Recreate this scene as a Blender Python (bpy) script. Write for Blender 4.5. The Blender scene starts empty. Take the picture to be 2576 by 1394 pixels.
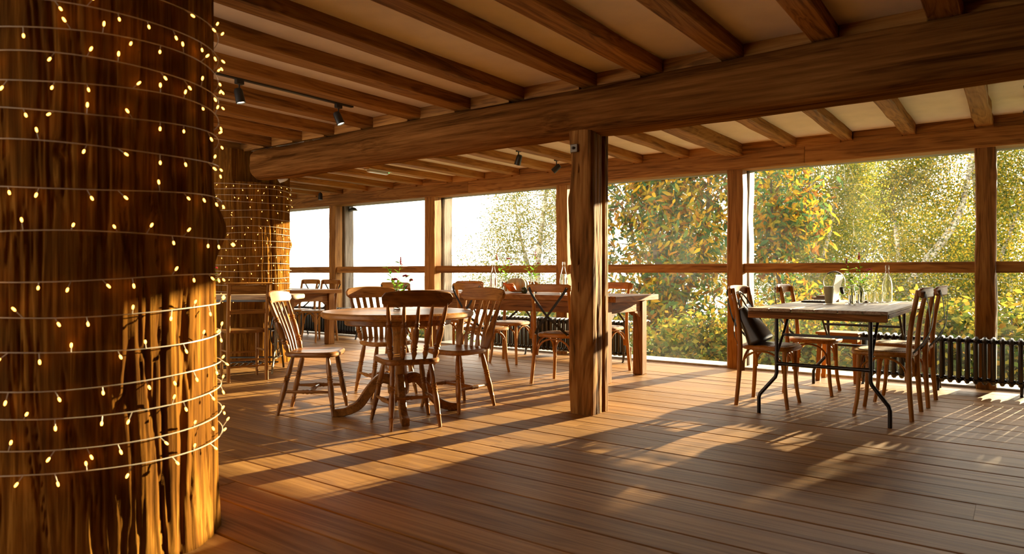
import bpy, math, random
import numpy as np
from mathutils import Vector, Matrix
random.seed(7)
rng = np.random.default_rng(7)
SC = bpy.context.scene
COL = SC.collection

# ------------------------------------------------------------------ camera
# world axes: X along the window wall, Y towards the windows, Z up, floor top at z = 0
YAW = math.radians(36.5)
CAM_H = 1.02
cam_d = bpy.data.cameras.new('camera')
cam = bpy.data.objects.new('camera', cam_d)
COL.objects.link(cam)
cam.location = (0, 0, CAM_H)
cam.rotation_euler = (math.pi / 2, 0, YAW)
cam_d.sensor_width = 36.0
cam_d.lens = 36.0 * 1730.0 / 2576.0
cam_d.shift_y = -10.5 / 2576.0
cam_d.clip_end = 2000
cam_d.dof.use_dof = True
cam_d.dof.focus_distance = 6.2
cam_d.dof.aperture_fstop = 3.2
SC.camera = cam

# ------------------------------------------------------------------ sky, sun, exposure
world = bpy.data.worlds.new('hazy_sky')
SC.world = world
world.use_nodes = True
wn = world.node_tree
bg = wn.nodes['Background']
bg.inputs["Color"].default_value = (1.0, 0.92, 0.79, 1)
bg.inputs['Strength'].default_value = 3.4
SUN_AZ, SUN_EL = math.radians(11.6), math.radians(10.4)
sun_d = bpy.data.lights.new('sun', 'SUN')
sun = bpy.data.objects.new('sun', sun_d)
COL.objects.link(sun)
sun_dir = Vector((math.sin(SUN_AZ) * math.cos(SUN_EL), math.cos(SUN_AZ) * math.cos(SUN_EL), math.sin(SUN_EL)))
sun.rotation_euler = sun_dir.to_track_quat('Z', 'Y').to_euler()
sun.location = (6, 24, 6)
sun_d.energy = 17.0
sun_d.color = (1.0, 0.80, 0.48)
sun_d.angle = math.radians(0.55)
vs = SC.view_settings
vs.view_transform = 'Standard'
vs.look = 'None'
vs.gamma = 1.0
vs.use_curve_mapping = False
vs.exposure = 1.05
SC.cycles.max_bounces = 9
SC.cycles.diffuse_bounces = 5
SC.cycles.glossy_bounces = 3
SC.cycles.transmission_bounces = 8
SC.cycles.transparent_max_bounces = 16
SC.cycles.adaptive_threshold = 0.03
SC.cycles.sample_clamp_indirect = 6.0
SC.cycles.caustics_reflective = False
SC.cycles.caustics_refractive = False

# ------------------------------------------------------------------ materials
def new_mat(name):
    m = bpy.data.materials.new(name)
    m.use_nodes = True
    nt = m.node_tree
    b = nt.nodes['Principled BSDF']
    return m, nt, b

def N(nt, typ, **kw):
    n = nt.nodes.new(typ)
    for k, v in kw.items():
        setattr(n, k, v)
    return n

def ramp(nt, stops, interp='LINEAR'):
    r = nt.nodes.new('ShaderNodeValToRGB')
    e = r.color_ramp
    e.interpolation = interp
    while len(e.elements) < len(stops):
        e.elements.new(0.5)
    for el, (p, c) in zip(e.elements, stops):
        el.position = p
        el.color = (c[0], c[1], c[2], 1) if not isinstance(c, (int, float)) else (c, c, c, 1)
    return r

def flat(name, col, rough=0.6, metal=0.0, spec=0.5, noise=0.0, nscale=40, bump=0.0):
    m, nt, b = new_mat(name)
    b.inputs['Roughness'].default_value = rough
    b.inputs['Metallic'].default_value = metal
    b.inputs['Specular IOR Level'].default_value = spec
    tc = N(nt, 'ShaderNodeTexCoord')
    no = N(nt, 'ShaderNodeTexNoise')
    no.inputs['Scale'].default_value = nscale
    no.inputs['Detail'].default_value = 4
    nt.links.new(tc.outputs['Object'], no.inputs['Vector'])
    k = max(noise, 0.04)
    r = ramp(nt, [(0.3, [c * (1 - k) for c in col]), (0.7, [min(1, c * (1 + k)) for c in col])])
    nt.links.new(no.outputs['Fac'], r.inputs['Fac'])
    nt.links.new(r.outputs['Color'], b.inputs['Base Color'])
    if bump:
        bp = N(nt, 'ShaderNodeBump')
        bp.inputs['Strength'].default_value = bump
        bp.inputs['Distance'].default_value = 0.002
        nt.links.new(no.outputs['Fac'], bp.inputs['Height'])
        nt.links.new(bp.outputs['Normal'], b.inputs['Normal'])
    return m

def wood(name, dark, mid, light, axis='X', fine=70.0, along=2.5, rough=0.5, bump=0.25, vary=0.25, knots=0.0,
         spec=0.5, ring=0.35, bdist=0.004):
    """procedural timber: grain runs along one local axis, each object gets its own shift and tone"""
    m, nt, b = new_mat(name)
    L = nt.links.new
    tc = N(nt, 'ShaderNodeTexCoord')
    oi = N(nt, 'ShaderNodeObjectInfo')
    sh = N(nt, 'ShaderNodeVectorMath', operation='SCALE')
    cmb = N(nt, 'ShaderNodeCombineXYZ')
    for i in range(3):
        L(oi.outputs['Random'], cmb.inputs[i])
    L(cmb.outputs[0], sh.inputs[0])
    sh.inputs['Scale'].default_value = 37.0
    add = N(nt, 'ShaderNodeVectorMath', operation='ADD')
    L(tc.outputs['Object'], add.inputs[0])
    L(sh.outputs[0], add.inputs[1])
    mp = N(nt, 'ShaderNodeMapping')
    i = 'XYZ'.index(axis)
    s = [fine] * 3
    s[i] = along
    mp.inputs['Scale'].default_value = s
    L(add.outputs[0], mp.inputs['Vector'])
    n1 = N(nt, 'ShaderNodeTexNoise')
    n1.inputs['Scale'].default_value = 1.0
    n1.inputs['Detail'].default_value = 5
    n1.inputs['Roughness'].default_value = 0.65
    n1.inputs['Distortion'].default_value = 0.3
    L(mp.outputs[0], n1.inputs['Vector'])
    mp2 = N(nt, 'ShaderNodeMapping')
    s2 = [fine * 0.16] * 3
    s2[i] = along * 0.35
    mp2.inputs['Scale'].default_value = s2
    L(add.outputs[0], mp2.inputs['Vector'])
    n2 = N(nt, 'ShaderNodeTexNoise')
    n2.inputs['Scale'].default_value = 1.0
    n2.inputs['Detail'].default_value = 3
    n2.inputs['Distortion'].default_value = 1.2
    L(mp2.outputs[0], n2.inputs['Vector'])
    # growth rings: sine of the broad noise
    mul = N(nt, 'ShaderNodeMath', operation='MULTIPLY')
    mul.inputs[1].default_value = 60.0
    L(n2.outputs['Fac'], mul.inputs[0])
    sn = N(nt, 'ShaderNodeMath', operation='SINE')
    L(mul.outputs[0], sn.inputs[0])
    mr = N(nt, 'ShaderNodeMath', operation='MULTIPLY_ADD')
    mr.inputs[1].default_value = ring * 0.25
    mr.inputs[2].default_value = 0.0
    L(sn.outputs[0], mr.inputs[0])
    av = N(nt, 'ShaderNodeMath', operation='ADD')
    L(n1.outputs['Fac'], av.inputs[0])
    L(mr.outputs[0], av.inputs[1])
    av2 = N(nt, 'ShaderNodeMath', operation='ADD')
    sub = N(nt, 'ShaderNodeMath', operation='MULTIPLY_ADD')
    sub.inputs[1].default_value = 0.7
    sub.inputs[2].default_value = -0.35
    L(n2.outputs['Fac'], sub.inputs[0])
    L(av.outputs[0], av2.inputs[0])
    L(sub.outputs[0], av2.inputs[1])
    r = ramp(nt, [(0.25, dark), (0.5, mid), (0.78, light)])
    L(av2.outputs[0], r.inputs['Fac'])
    hsv = N(nt, 'ShaderNodeHueSaturation')
    L(r.outputs['Color'], hsv.inputs['Color'])
    vr = N(nt, 'ShaderNodeMapRange')
    vr.inputs['To Min'].default_value = 1 - vary
    vr.inputs['To Max'].default_value = 1 + vary
    L(oi.outputs['Random'], vr.inputs['Value'])
    L(vr.outputs[0], hsv.inputs['Value'])
    L(hsv.outputs['Color'], b.inputs['Base Color'])
    b.inputs['Specular IOR Level'].default_value = spec
    rr = N(nt, 'ShaderNodeMapRange')
    rr.inputs['To Min'].default_value = rough + 0.08
    rr.inputs['To Max'].default_value = rough - 0.08
    L(n1.outputs['Fac'], rr.inputs['Value'])
    L(rr.outputs[0], b.inputs['Roughness'])
    bp = N(nt, 'ShaderNodeBump')
    bp.inputs['Strength'].default_value = bump
    bp.inputs['Distance'].default_value = bdist
    L(av2.outputs[0], bp.inputs['Height'])
    L(bp.outputs['Normal'], b.inputs['Normal'])
    return m

def woods(name, dark, mid, light, **kw):
    return {a: wood(name + '_' + a.lower(), dark, mid, light, axis=a, **kw) for a in 'XYZ'}

FLOOR_M = wood('floorboard_wood', (.175, .080, .022), (.270, .132, .037), (.36, .188, .058), 'X', fine=38, along=1.0, rough=0.50, spec=0.22,
               bump=0.22, vary=0.16, ring=0.5, bdist=0.003)
OAK = woods('old_oak', (0.150, 0.062, 0.0142), (0.330, 0.148, 0.034), (0.450, 0.225, 0.056), fine=42, along=1.6, rough=0.66, bump=0.35, vary=0.18, spec=0.2)
GREYOAK = woods('weathered_oak', (.09, .068, .048), (.19, .145, .105), (.30, .24, .18), fine=45, along=1.6, rough=0.8, bump=0.4, vary=0.12)
HONEY = woods('honey_beech', (.22, .085, .010), (.36, .148, .019), (.46, .205, .031), fine=60, along=3, rough=0.4, bump=0.06, vary=0.10, ring=0.2, spec=.3)
PINE = woods('waxed_pine', (0.170, 0.066, 0.0136), (0.310, 0.135, 0.0286), (0.420, 0.200, 0.0490), fine=45, along=3, rough=0.34, bump=0.08, vary=0.12, spec=.28)
DARKPINE = woods('dark_waxed_pine', (0.110, 0.040, 0.0082), (0.210, 0.083, 0.0177), (0.300, 0.130, 0.0306), fine=45, along=3, rough=0.34, bump=0.08, vary=0.10, spec=.28)
TABLEW = woods('farm_table_wood', (.085, .032, .006), (.22, .088, .018), (.33, .150, .036), fine=40, along=2, rough=0.5, bump=0.3, vary=0.15, spec=.1)
PALEW = woods('pale_worn_wood', (.19, .12, .06), (.33, .23, .13), (.46, .35, .21), fine=45, along=2, rough=0.55, bump=0.3, vary=0.12)
PLASTER = flat('cream_plaster', (.86, .77, .64), rough=0.95, noise=0.05, nscale=6, bump=0.1)
DARKWALL = flat('warm_plaster', (.62, .50, .36), rough=0.9, noise=0.2, nscale=3)
DARKTIMBER = flat('dark_timber_boards', (.07, .032, .014), rough=0.85, noise=0.25, nscale=4)
IRON = flat('black_iron', (.018, .016, .016), rough=0.34, metal=0.0, spec=0.6, noise=0.2)
STEEL = flat('dark_steel_tube', (.03, .026, .025), rough=0.3, metal=0.6, spec=0.6, noise=0.2)
STRAP = flat('black_strap_metal', (.016, .015, .015), rough=0.6, spec=0.3, noise=0.2)
CHROME = flat('dull_metal', (.45, .43, .40), rough=0.35, metal=1.0, noise=0.1)
BLACKPL = flat('black_plastic', (.012, .012, .012), rough=0.4, noise=0.1)
LEATHER = flat('black_leather', (.014, .013, .013), rough=0.36, spec=0.6, noise=0.2, nscale=120, bump=0.2)
STONE = flat('pale_stone', (.34, .32, .29), rough=0.85, noise=0.25, nscale=18, bump=0.4)
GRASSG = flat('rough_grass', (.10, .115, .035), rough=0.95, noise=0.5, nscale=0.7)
HILLM = flat('misty_field', (.36, .37, .34), rough=1.0, noise=0.12, nscale=0.02, spec=0.0)  # distant mist put into the pale field colour
WIREM = flat('clear_wire', (.50, .43, .32), rough=0.4, noise=0.05)

def trunk_mat(name):
    m, nt, b = new_mat(name)
    L = nt.links.new
    tc = N(nt, 'ShaderNodeTexCoord')
    mp = N(nt, 'ShaderNodeMapping')
    mp.inputs['Scale'].default_value = (16, 16, 1.1)
    L(tc.outputs['Object'], mp.inputs['Vector'])
    n1 = N(nt, 'ShaderNodeTexNoise')
    n1.inputs['Scale'].default_value = 1.0
    n1.inputs['Detail'].default_value = 8
    n1.inputs['Roughness'].default_value = 0.62
    n1.inputs['Distortion'].default_value = 0.9
    L(mp.outputs[0], n1.inputs['Vector'])
    mp2 = N(nt, 'ShaderNodeMapping')
    mp2.inputs['Scale'].default_value = (120, 120, 3.0)
    L(tc.outputs['Object'], mp2.inputs['Vector'])
    n2 = N(nt, 'ShaderNodeTexNoise')
    n2.inputs['Scale'].default_value = 1.0
    n2.inputs['Detail'].default_value = 5
    L(mp2.outputs[0], n2.inputs['Vector'])
    n3 = N(nt, 'ShaderNodeTexNoise')
    n3.inputs['Scale'].default_value = 2.6
    n3.inputs['Detail'].default_value = 3
    L(tc.outputs['Object'], n3.inputs['Vector'])
    ma = N(nt, 'ShaderNodeMath', operation='MULTIPLY_ADD')
    ma.inputs[1].default_value = 0.45
    L(n2.outputs['Fac'], ma.inputs[0])
    L(n1.outputs['Fac'], ma.inputs[2])
    mb = N(nt, 'ShaderNodeMath', operation='MULTIPLY_ADD')
    mb.inputs[1].default_value = 0.35
    L(n3.outputs['Fac'], mb.inputs[0])
    L(ma.outputs[0], mb.inputs[2])
    r = ramp(nt, [(0.62, (.045, .018, .0045)), (0.80, (.105, .042, .0085)), (0.95, (.17, .070, .011)), (1.06, (.25, .112, .019))])
    L(mb.outputs[0], r.inputs['Fac'])
    L(r.outputs['Color'], b.inputs['Base Color'])
    b.inputs['Roughness'].default_value = 0.78
    b.inputs['Specular IOR Level'].default_value = 0.0
    bp = N(nt, 'ShaderNodeBump')
    bp.inputs['Strength'].default_value = 0.7
    bp.inputs['Distance'].default_value = 0.006
    L(mb.outputs[0], bp.inputs['Height'])
    L(bp.outputs['Normal'], b.inputs['Normal'])
    return m
TRUNK_M = trunk_mat('stripped_trunk_wood')

def bark_mat(name, a, b_, c):
    m, nt, b = new_mat(name)
    tc = N(nt, 'ShaderNodeTexCoord')
    mp = N(nt, 'ShaderNodeMapping')
    mp.inputs['Scale'].default_value = (4, 4, 9)
    no = N(nt, 'ShaderNodeTexNoise')
    no.inputs['Scale'].default_value = 1.0
    no.inputs['Detail'].default_value = 6
    nt.links.new(tc.outputs['Object'], mp.inputs['Vector'])
    nt.links.new(mp.outputs[0], no.inputs['Vector'])
    r = ramp(nt, [(0.35, a), (0.5, b_), (0.65, c)])
    nt.links.new(no.outputs['Fac'], r.inputs['Fac'])
    nt.links.new(r.outputs['Color'], b.inputs['Base Color'])
    b.inputs['Roughness'].default_value = 0.9
    return m
BARK = bark_mat('dark_bark', (.03, .022, .014), (.07, .05, .03), (.12, .09, .055))
BIRCH = bark_mat('birch_bark', (.08, .06, .045), (.42, .38, .32), (.62, .58, .50))

def leaf_mat(name, stops, trans=0.5):
    m = bpy.data.materials.new(name)
    m.use_nodes = True
    nt = m.node_tree
    nt.nodes.clear()
    out = N(nt, 'ShaderNodeOutputMaterial')
    g = N(nt, 'ShaderNodeNewGeometry')
    oi = N(nt, 'ShaderNodeObjectInfo')
    ad = N(nt, 'ShaderNodeMath', operation='ADD')
    nt.links.new(g.outputs['Random Per Island'], ad.inputs[0])
    nt.links.new(oi.outputs['Random'], ad.inputs[1])
    fr = N(nt, 'ShaderNodeMath', operation='FRACT')
    nt.links.new(ad.outputs[0], fr.inputs[0])
    r = ramp(nt, stops)
    nt.links.new(fr.outputs[0], r.inputs['Fac'])
    d = N(nt, 'ShaderNodeBsdfDiffuse')
    t = N(nt, 'ShaderNodeBsdfTranslucent')
    mx = N(nt, 'ShaderNodeMixShader')
    mx.inputs[0].default_value = trans
    nt.links.new(r.outputs['Color'], d.inputs['Color'])
    nt.links.new(r.outputs['Color'], t.inputs['Color'])
    nt.links.new(d.outputs[0], mx.inputs[1])
    nt.links.new(t.outputs[0], mx.inputs[2])
    nt.links.new(mx.outputs[0], out.inputs['Surface'])
    return m
CHESTNUT_L = leaf_mat('chestnut_leaf', [(0, (.025, .065, .030)), (.20, (.05, .105, .035)), (.40, (.10, .14, .025)), (.56, (.30, .21, .02)),
                                         (.70, (.46, .27, .018)), (.86, (.24, .095, .016)), (1, (.09, .042, .014))])
BIRCH_L = leaf_mat('birch_leaf', [(0, (.035, .06, .014)), (.45, (.10, .115, .02)), (.75, (.29, .24, .026)), (1, (.40, .23, .022))])
GREENBIRCH_L = leaf_mat('green_birch_leaf', [(0, (.045, .07, .018)), (.45, (.11, .13, .024)), (.8, (.27, .23, .03)), (1, (.36, .23, .026))])
SHRUB_L = leaf_mat('shrub_leaf', [(0, (.025, .05, .012)), (.4, (.075, .10, .018)), (.75, (.24, .19, .025)), (1, (.24, .12, .02))])
VASE_L = leaf_mat('fresh_leaf', [(0, (.10, .28, .03)), (.6, (.22, .42, .05)), (1, (.36, .54, .08))], 0.6)
PINK = leaf_mat('pink_petal', [(0, (.55, .10, .13)), (.6, (.70, .22, .24)), (1, (.80, .42, .42))], 0.35)
RED = leaf_mat('crimson_petal', [(0, (.35, .02, .04)), (.6, (.50, .05, .08)), (1, (.60, .12, .14))], 0.35)

def pane_mat():
    m = bpy.data.materials.new('dusty_window_glass')
    m.use_nodes = True
    nt = m.node_tree
    nt.nodes.clear()
    L = nt.links.new
    out = N(nt, 'ShaderNodeOutputMaterial')
    tr = N(nt, 'ShaderNodeBsdfTransparent')
    tr.inputs['Color'].default_value = (.97, .975, .96, 1)
    gl = N(nt, 'ShaderNodeBsdfGlossy')
    gl.inputs['Roughness'].default_value = 0.01
    lw = N(nt, 'ShaderNodeLayerWeight')
    lw.inputs['Blend'].default_value = 0.5
    pw = N(nt, 'ShaderNodeMath', operation='POWER')
    pw.inputs[1].default_value = 4.0
    L(lw.outputs['Facing'], pw.inputs[0])
    fr = N(nt, 'ShaderNodeMath', operation='MULTIPLY_ADD')
    fr.inputs[1].default_value = 0.8
    fr.inputs[2].default_value = 0.003
    L(pw.outputs[0], fr.inputs[0])
    m1 = N(nt, 'ShaderNodeMixShader')
    L(fr.outputs[0], m1.inputs[0])
    L(tr.outputs[0], m1.inputs[1])
    L(gl.outputs[0], m1.inputs[2])
    du = N(nt, 'ShaderNodeBsdfTranslucent')
    du.inputs['Color'].default_value = (.9, .86, .78, 1)
    tc = N(nt, 'ShaderNodeTexCoord')
    no = N(nt, 'ShaderNodeTexNoise')
    no.inputs['Scale'].default_value = 2.5
    no.inputs['Detail'].default_value = 6
    no.inputs['Roughness'].default_value = 0.7
    L(tc.outputs['Object'], no.inputs['Vector'])
    mr = N(nt, 'ShaderNodeMapRange')
    mr.inputs['From Min'].default_value = 0.35
    mr.inputs['From Max'].default_value = 0.75
    mr.inputs['To Min'].default_value = 0.0006
    mr.inputs['To Max'].default_value = 0.007
    L(no.outputs['Fac'], mr.inputs['Value'])
    m2 = N(nt, 'ShaderNodeMixShader')
    L(mr.outputs[0], m2.inputs[0])
    L(m1.outputs[0], m2.inputs[1])
    L(du.outputs[0], m2.inputs[2])
    L(m2.outputs[0], out.inputs['Surface'])
    return m
PANE = pane_mat()

def glass_mat(name, col=(1, 1, 1), rough=0.0, ior=1.45):
    m, nt, b = new_mat(name)
    b.inputs['Base Color'].default_value = (*col, 1)
    b.inputs['Transmission Weight'].default_value = 1.0
    b.inputs['Roughness'].default_value = rough
    b.inputs['IOR'].default_value = ior
    tc = N(nt, 'ShaderNodeTexCoord')
    no = N(nt, 'ShaderNodeTexNoise')
    no.inputs['Scale'].default_value = 30
    nt.links.new(tc.outputs['Object'], no.inputs['Vector'])
    r = ramp(nt, [(0.3, [c * .97 for c in col]), (0.7, col)])
    nt.links.new(no.outputs['Fac'], r.inputs['Fac'])
    nt.links.new(r.outputs['Color'], b.inputs['Base Color'])
    return m
GLASS = glass_mat('clear_glass', (.97, .98, .96))
WATER = glass_mat('water', (.98, .99, .97), ior=1.33)

def emis(name, col, strength):
    m, nt, b = new_mat(name)
    b.inputs['Base Color'].default_value = (*col, 1)
    b.inputs['Emission Color'].default_value = (*col, 1)
    b.inputs['Emission Strength'].default_value = strength
    return m
BULB_M = emis('warm_bulb', (1.0, .38, .055), 5.0)
LAMP_M = emis('spot_lamp_face', (1.0, .80, .52), 14.0)
LED_M = emis('green_led', (.1, 1.0, .2), 4.0)

def cane_mat():
    m, nt, b = new_mat('woven_cane')
    L = nt.links.new
    tc = N(nt, 'ShaderNodeTexCoord')
    ck = N(nt, 'ShaderNodeTexBrick')
    ck.inputs['Scale'].default_value = 1.0
    ck.inputs['Color1'].default_value = (.42, .22, .075, 1)
    ck.inputs['Color2'].default_value = (.33, .16, .05, 1)
    ck.inputs['Mortar'].default_value = (.10, .04, .012, 1)
    ck.inputs['Brick Width'].default_value = 0.014
    ck.inputs['Row Height'].default_value = 0.011
    ck.inputs['Mortar Size'].default_value = 0.0022
    L(tc.outputs['Object'], ck.inputs['Vector'])
    L(ck.outputs['Color'], b.inputs['Base Color'])
    bp = N(nt, 'ShaderNodeBump')
    bp.inputs['Strength'].default_value = 0.6
    bp.inputs['Distance'].default_value = 0.003
    inv = N(nt, 'ShaderNodeMath', operation='SUBTRACT')
    inv.inputs[0].default_value = 1.0
    L(ck.outputs['Fac'], inv.inputs[1])
    L(inv.outputs[0], bp.inputs['Height'])
    L(bp.outputs['Normal'], b.inputs['Normal'])
    b.inputs['Roughness'].default_value = 0.45
    return m
CANE = cane_mat()

# ------------------------------------------------------------------ mesh helpers
class MB:
    def __init__(self):
        self.v = []
        self.f = []
    def add(self, vs, fs):
        o = len(self.v)
        self.v.extend([tuple(p) for p in vs])
        self.f.extend([tuple(i + o for i in q) for q in fs])
        return self
    def mesh(self, name, mat, sharp=0.7):
        me = bpy.data.meshes.new(name)
        me.from_pydata(self.v, [], self.f)
        me.polygons.foreach_set('use_smooth', [True] * len(me.polygons))
        me.set_sharp_from_angle(angle=sharp)
        me.materials.append(mat)
        me.update()
        return me
    def build(self, name, mat, parent=None, sharp=0.7):
        return link(name, self.mesh(name, mat, sharp), parent)

def link(name, data, parent=None, loc=None, rot=None):
    o = bpy.data.objects.new(name, data)
    COL.objects.link(o)
    if parent is not None:
        o.parent = parent
    if loc is not None:
        o.location = loc
    if rot is not None:
        o.rotation_euler = rot
    return o

def tag(o, label=None, cat=None, group=None, kind=None):
    if label:
        o['label'] = label
    if cat:
        o['category'] = cat
    if group:
        o['group'] = group
    if kind:
        o['kind'] = kind
    return o

def thing(name, label, cat, loc=(0, 0, 0), rz=0.0, group=None):
    o = link(name, None, None, loc, (0, 0, rz))
    o.empty_display_size = 0.1
    return tag(o, label, cat, group)

def struct(name, loc=(0, 0, 0)):
    o = link(name, None, None, loc)
    return tag(o, kind='structure')

CHILDREN = {}
def copy_tree(o, parent=None):
    c = o.copy()
    COL.objects.link(c)
    c.parent = parent
    for ch in o.children:
        copy_tree(ch, c)
    return c

def box(mb, x0, x1, y0, y1, z0, z1, c=0.0, M=None):
    """box with chamfered edges"""
    if c <= 0:
        vs = [(x, y, z) for x in (x0, x1) for y in (y0, y1) for z in (z0, z1)]
        fs = [(0, 1, 3, 2), (4, 6, 7, 5), (0, 4, 5, 1), (2, 3, 7, 6), (0, 2, 6, 4), (1, 5, 7, 3)]
    else:
        vs, idx = [], {}
        for a, (X, sx) in enumerate(((x0, 1), (x1, -1))):
            for b, (Y, sy) in enumerate(((y0, 1), (y1, -1))):
                for d, (Z, sz) in enumerate(((z0, 1), (z1, -1))):
                    idx[a, b, d] = len(vs)
                    vs += [(X, Y + sy * c, Z + sz * c), (X + sx * c, Y, Z + sz * c), (X + sx * c, Y + sy * c, Z)]
        I = lambda a, b, d, k: idx[a, b, d] + k
        fs = []
        for a in (0, 1):
            q = [I(a, 0, 0, 0), I(a, 0, 1, 0), I(a, 1, 1, 0), I(a, 1, 0, 0)]
            fs.append(q if a == 0 else q[::-1])
            q = [I(0, a, 0, 1), I(1, a, 0, 1), I(1, a, 1, 1), I(0, a, 1, 1)]
            fs.append(q if a == 0 else q[::-1])
            q = [I(0, 0, a, 2), I(0, 1, a, 2), I(1, 1, a, 2), I(1, 0, a, 2)]
            fs.append(q if a == 0 else q[::-1])
        for p in (0, 1):
            for q in (0, 1):
                fs.append([I(0, p, q, 1), I(0, p, q, 2), I(1, p, q, 2), I(1, p, q, 1)])
                fs.append([I(p, 0, q, 2), I(p, 0, q, 0), I(p, 1, q, 0), I(p, 1, q, 2)])
                fs.append([I(p, q, 0, 0), I(p, q, 0, 1), I(p, q, 1, 1), I(p, q, 1, 0)])
                for r in (0, 1):
                    fs.append([I(p, q, r, 0), I(p, q, r, 1), I(p, q, r, 2)])
    if M is not None:
        vs = [M @ Vector(p) for p in vs]
    return mb.add(vs, fs)

def frames(pts, up=None):
    pts = [Vector(p) for p in pts]
    n = len(pts)
    T = []
    for i in range(n):
        a = pts[max(i - 1, 0)]
        b = pts[min(i + 1, n - 1)]
        T.append((b - a).normalized())
    if up is None:
        up = Vector((0, 0, 1)) if abs(T[0].z) < 0.9 else Vector((1, 0, 0))
    u = Vector(up)
    out = []
    for t in T:
        u = (u - t * u.dot(t))
        if u.length < 1e-6:
            u = t.orthogonal()
        u.normalize()
        out.append((u.copy(), t.cross(u)))
    return pts, out

def tube(mb, pts, rad, n=8, up=None, cap=True, flatten=1.0):
    """round bar along a path; rad a number or a list; flatten squeezes it along the second axis"""
    pts, fr = frames(pts, up)
    if not hasattr(rad, '__len__'):
        rad = [rad] * len(pts)
    vs, fs = [], []
    for p, (u, w), r in zip(pts, fr, rad):
        for k in range(n):
            a = 2 * math.pi * k / n
            vs.append(p + u * (r * math.cos(a)) + w * (r * flatten * math.sin(a)))
    m = len(pts)
    for i in range(m - 1):
        for k in range(n):
            k2 = (k + 1) % n
            fs.append((i * n + k, i * n + k2, (i + 1) * n + k2, (i + 1) * n + k))
    if cap:
        fs.append(tuple(range(n))[::-1])
        fs.append(tuple((m - 1) * n + k for k in range(n)))
    return mb.add(vs, fs)

def strip(mb, pts, w, t, up, c=0.0):
    """flat bar: w measured along up (list or number), t across it"""
    pts, fr = frames(pts, up)
    if not hasattr(w, '__len__'):
        w = [w] * len(pts)
    if not hasattr(t, '__len__'):
        t = [t] * len(pts)
    prof = [(-1, -1), (1, -1), (1, 1), (-1, 1)]
    vs, fs = [], []
    k = c
    for p, (u, s), a, b in zip(pts, fr, w, t):
        if k > 0:
            q = [(-a / 2 + k, -b / 2), (a / 2 - k, -b / 2), (a / 2, -b / 2 + k), (a / 2, b / 2 - k), (a / 2 - k, b / 2),
                 (-a / 2 + k, b / 2), (-a / 2, b / 2 - k), (-a / 2, -b / 2 + k)]
        else:
            q = [(x * a / 2, y * b / 2) for x, y in prof]
        for x, y in q:
            vs.append(p + u * x + s * y)
    n = 8 if k > 0 else 4
    m = len(pts)
    for i in range(m - 1):
        for j in range(n):
            j2 = (j + 1) % n
            fs.append((i * n + j, i * n + j2, (i + 1) * n + j2, (i + 1) * n + j))
    fs.append(tuple(range(n))[::-1])
    fs.append(tuple((m - 1) * n + j for j in range(n)))
    return mb.add(vs, fs)

def lathe(mb, prof, n=16, M=None, closed=False):
    """prof: (r, z) list from bottom to top"""
    vs, fs = [], []
    for r, z in prof:
        for k in range(n):
            a = 2 * math.pi * k / n
            vs.append(Vector((r * math.cos(a), r * math.sin(a), z)))
    m = len(prof)
    for i in range(m - 1):
        for k in range(n):
            k2 = (k + 1) % n
            fs.append((i * n + k, i * n + k2, (i + 1) * n + k2, (i + 1) * n + k))
    if closed:
        for k in range(n):
            k2 = (k + 1) % n
            fs.append(((m - 1) * n + k, (m - 1) * n + k2, k2, k))
    else:
        if prof[0][0] > 1e-6:
            fs.append(tuple(range(n))[::-1])
        if prof[-1][0] > 1e-6:
            fs.append(tuple((m - 1) * n + k for k in range(n)))
    if M is not None:
        vs = [M @ p for p in vs]
    return mb.add(vs, fs)

def turned(mb, p0, p1, prof, n=10):
    """turned spindle from p0 to p1, prof: (t, r)"""
    p0, p1 = Vector(p0), Vector(p1)
    d = p1 - p0
    return tube(mb, [p0 + d * t for t, r in prof], [r for t, r in prof], n)

def slab(mb, outline, z0, z1, c=0.004, dish=0.0):
    """flat board with a given outline, eased edges, optional dished top"""
    n = len(outline)
    cx = sum(p[0] for p in outline) / n
    cy = sum(p[1] for p in outline) / n
    R = max(math.hypot(p[0] - cx, p[1] - cy) for p in outline)
    s = 1 - c / R
    rings = [(s, z0), (1, z0 + c), (1, z1 - c), (s, z1)]
    if dish > 0:
        rings += [(s * .93, z1), (.72, z1 - dish * .6), (.45, z1 - dish), (.15, z1 - dish * .9)]
    vs, fs = [], []
    for k, z in rings:
        for x, y in outline:
            vs.append((cx + (x - cx) * k, cy + (y - cy) * k, z))
    for i in range(len(rings) - 1):
        for j in range(n):
            j2 = (j + 1) % n
            fs.append((i * n + j, i * n + j2, (i + 1) * n + j2, (i + 1) * n + j))
    fs.append(tuple(range(n))[::-1])
    fs.append(tuple((len(rings) - 1) * n + j for j in range(n)))
    return mb.add(vs, fs)

def prism(mb, outline, a0, a1, plane='XZ', c=0.0):
    """extrude a 2D outline: plane XZ extrudes along Y, YZ along X"""
    n = len(outline)
    vs = []
    for a in (a0, a1):
        for p, q in outline:
            vs.append((p, a, q) if plane == 'XZ' else (a, p, q))
    fs = [tuple(range(n))[::-1], tuple(range(n, 2 * n))]
    for j in range(n):
        j2 = (j + 1) % n
        fs.append((j, j2, n + j2, n + j))
    return mb.add(vs, fs)

def circ(r, n=32, cx=0, cy=0):
    return [(cx + r * math.cos(2 * math.pi * k / n), cy + r * math.sin(2 * math.pi * k / n)) for k in range(n)]

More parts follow.
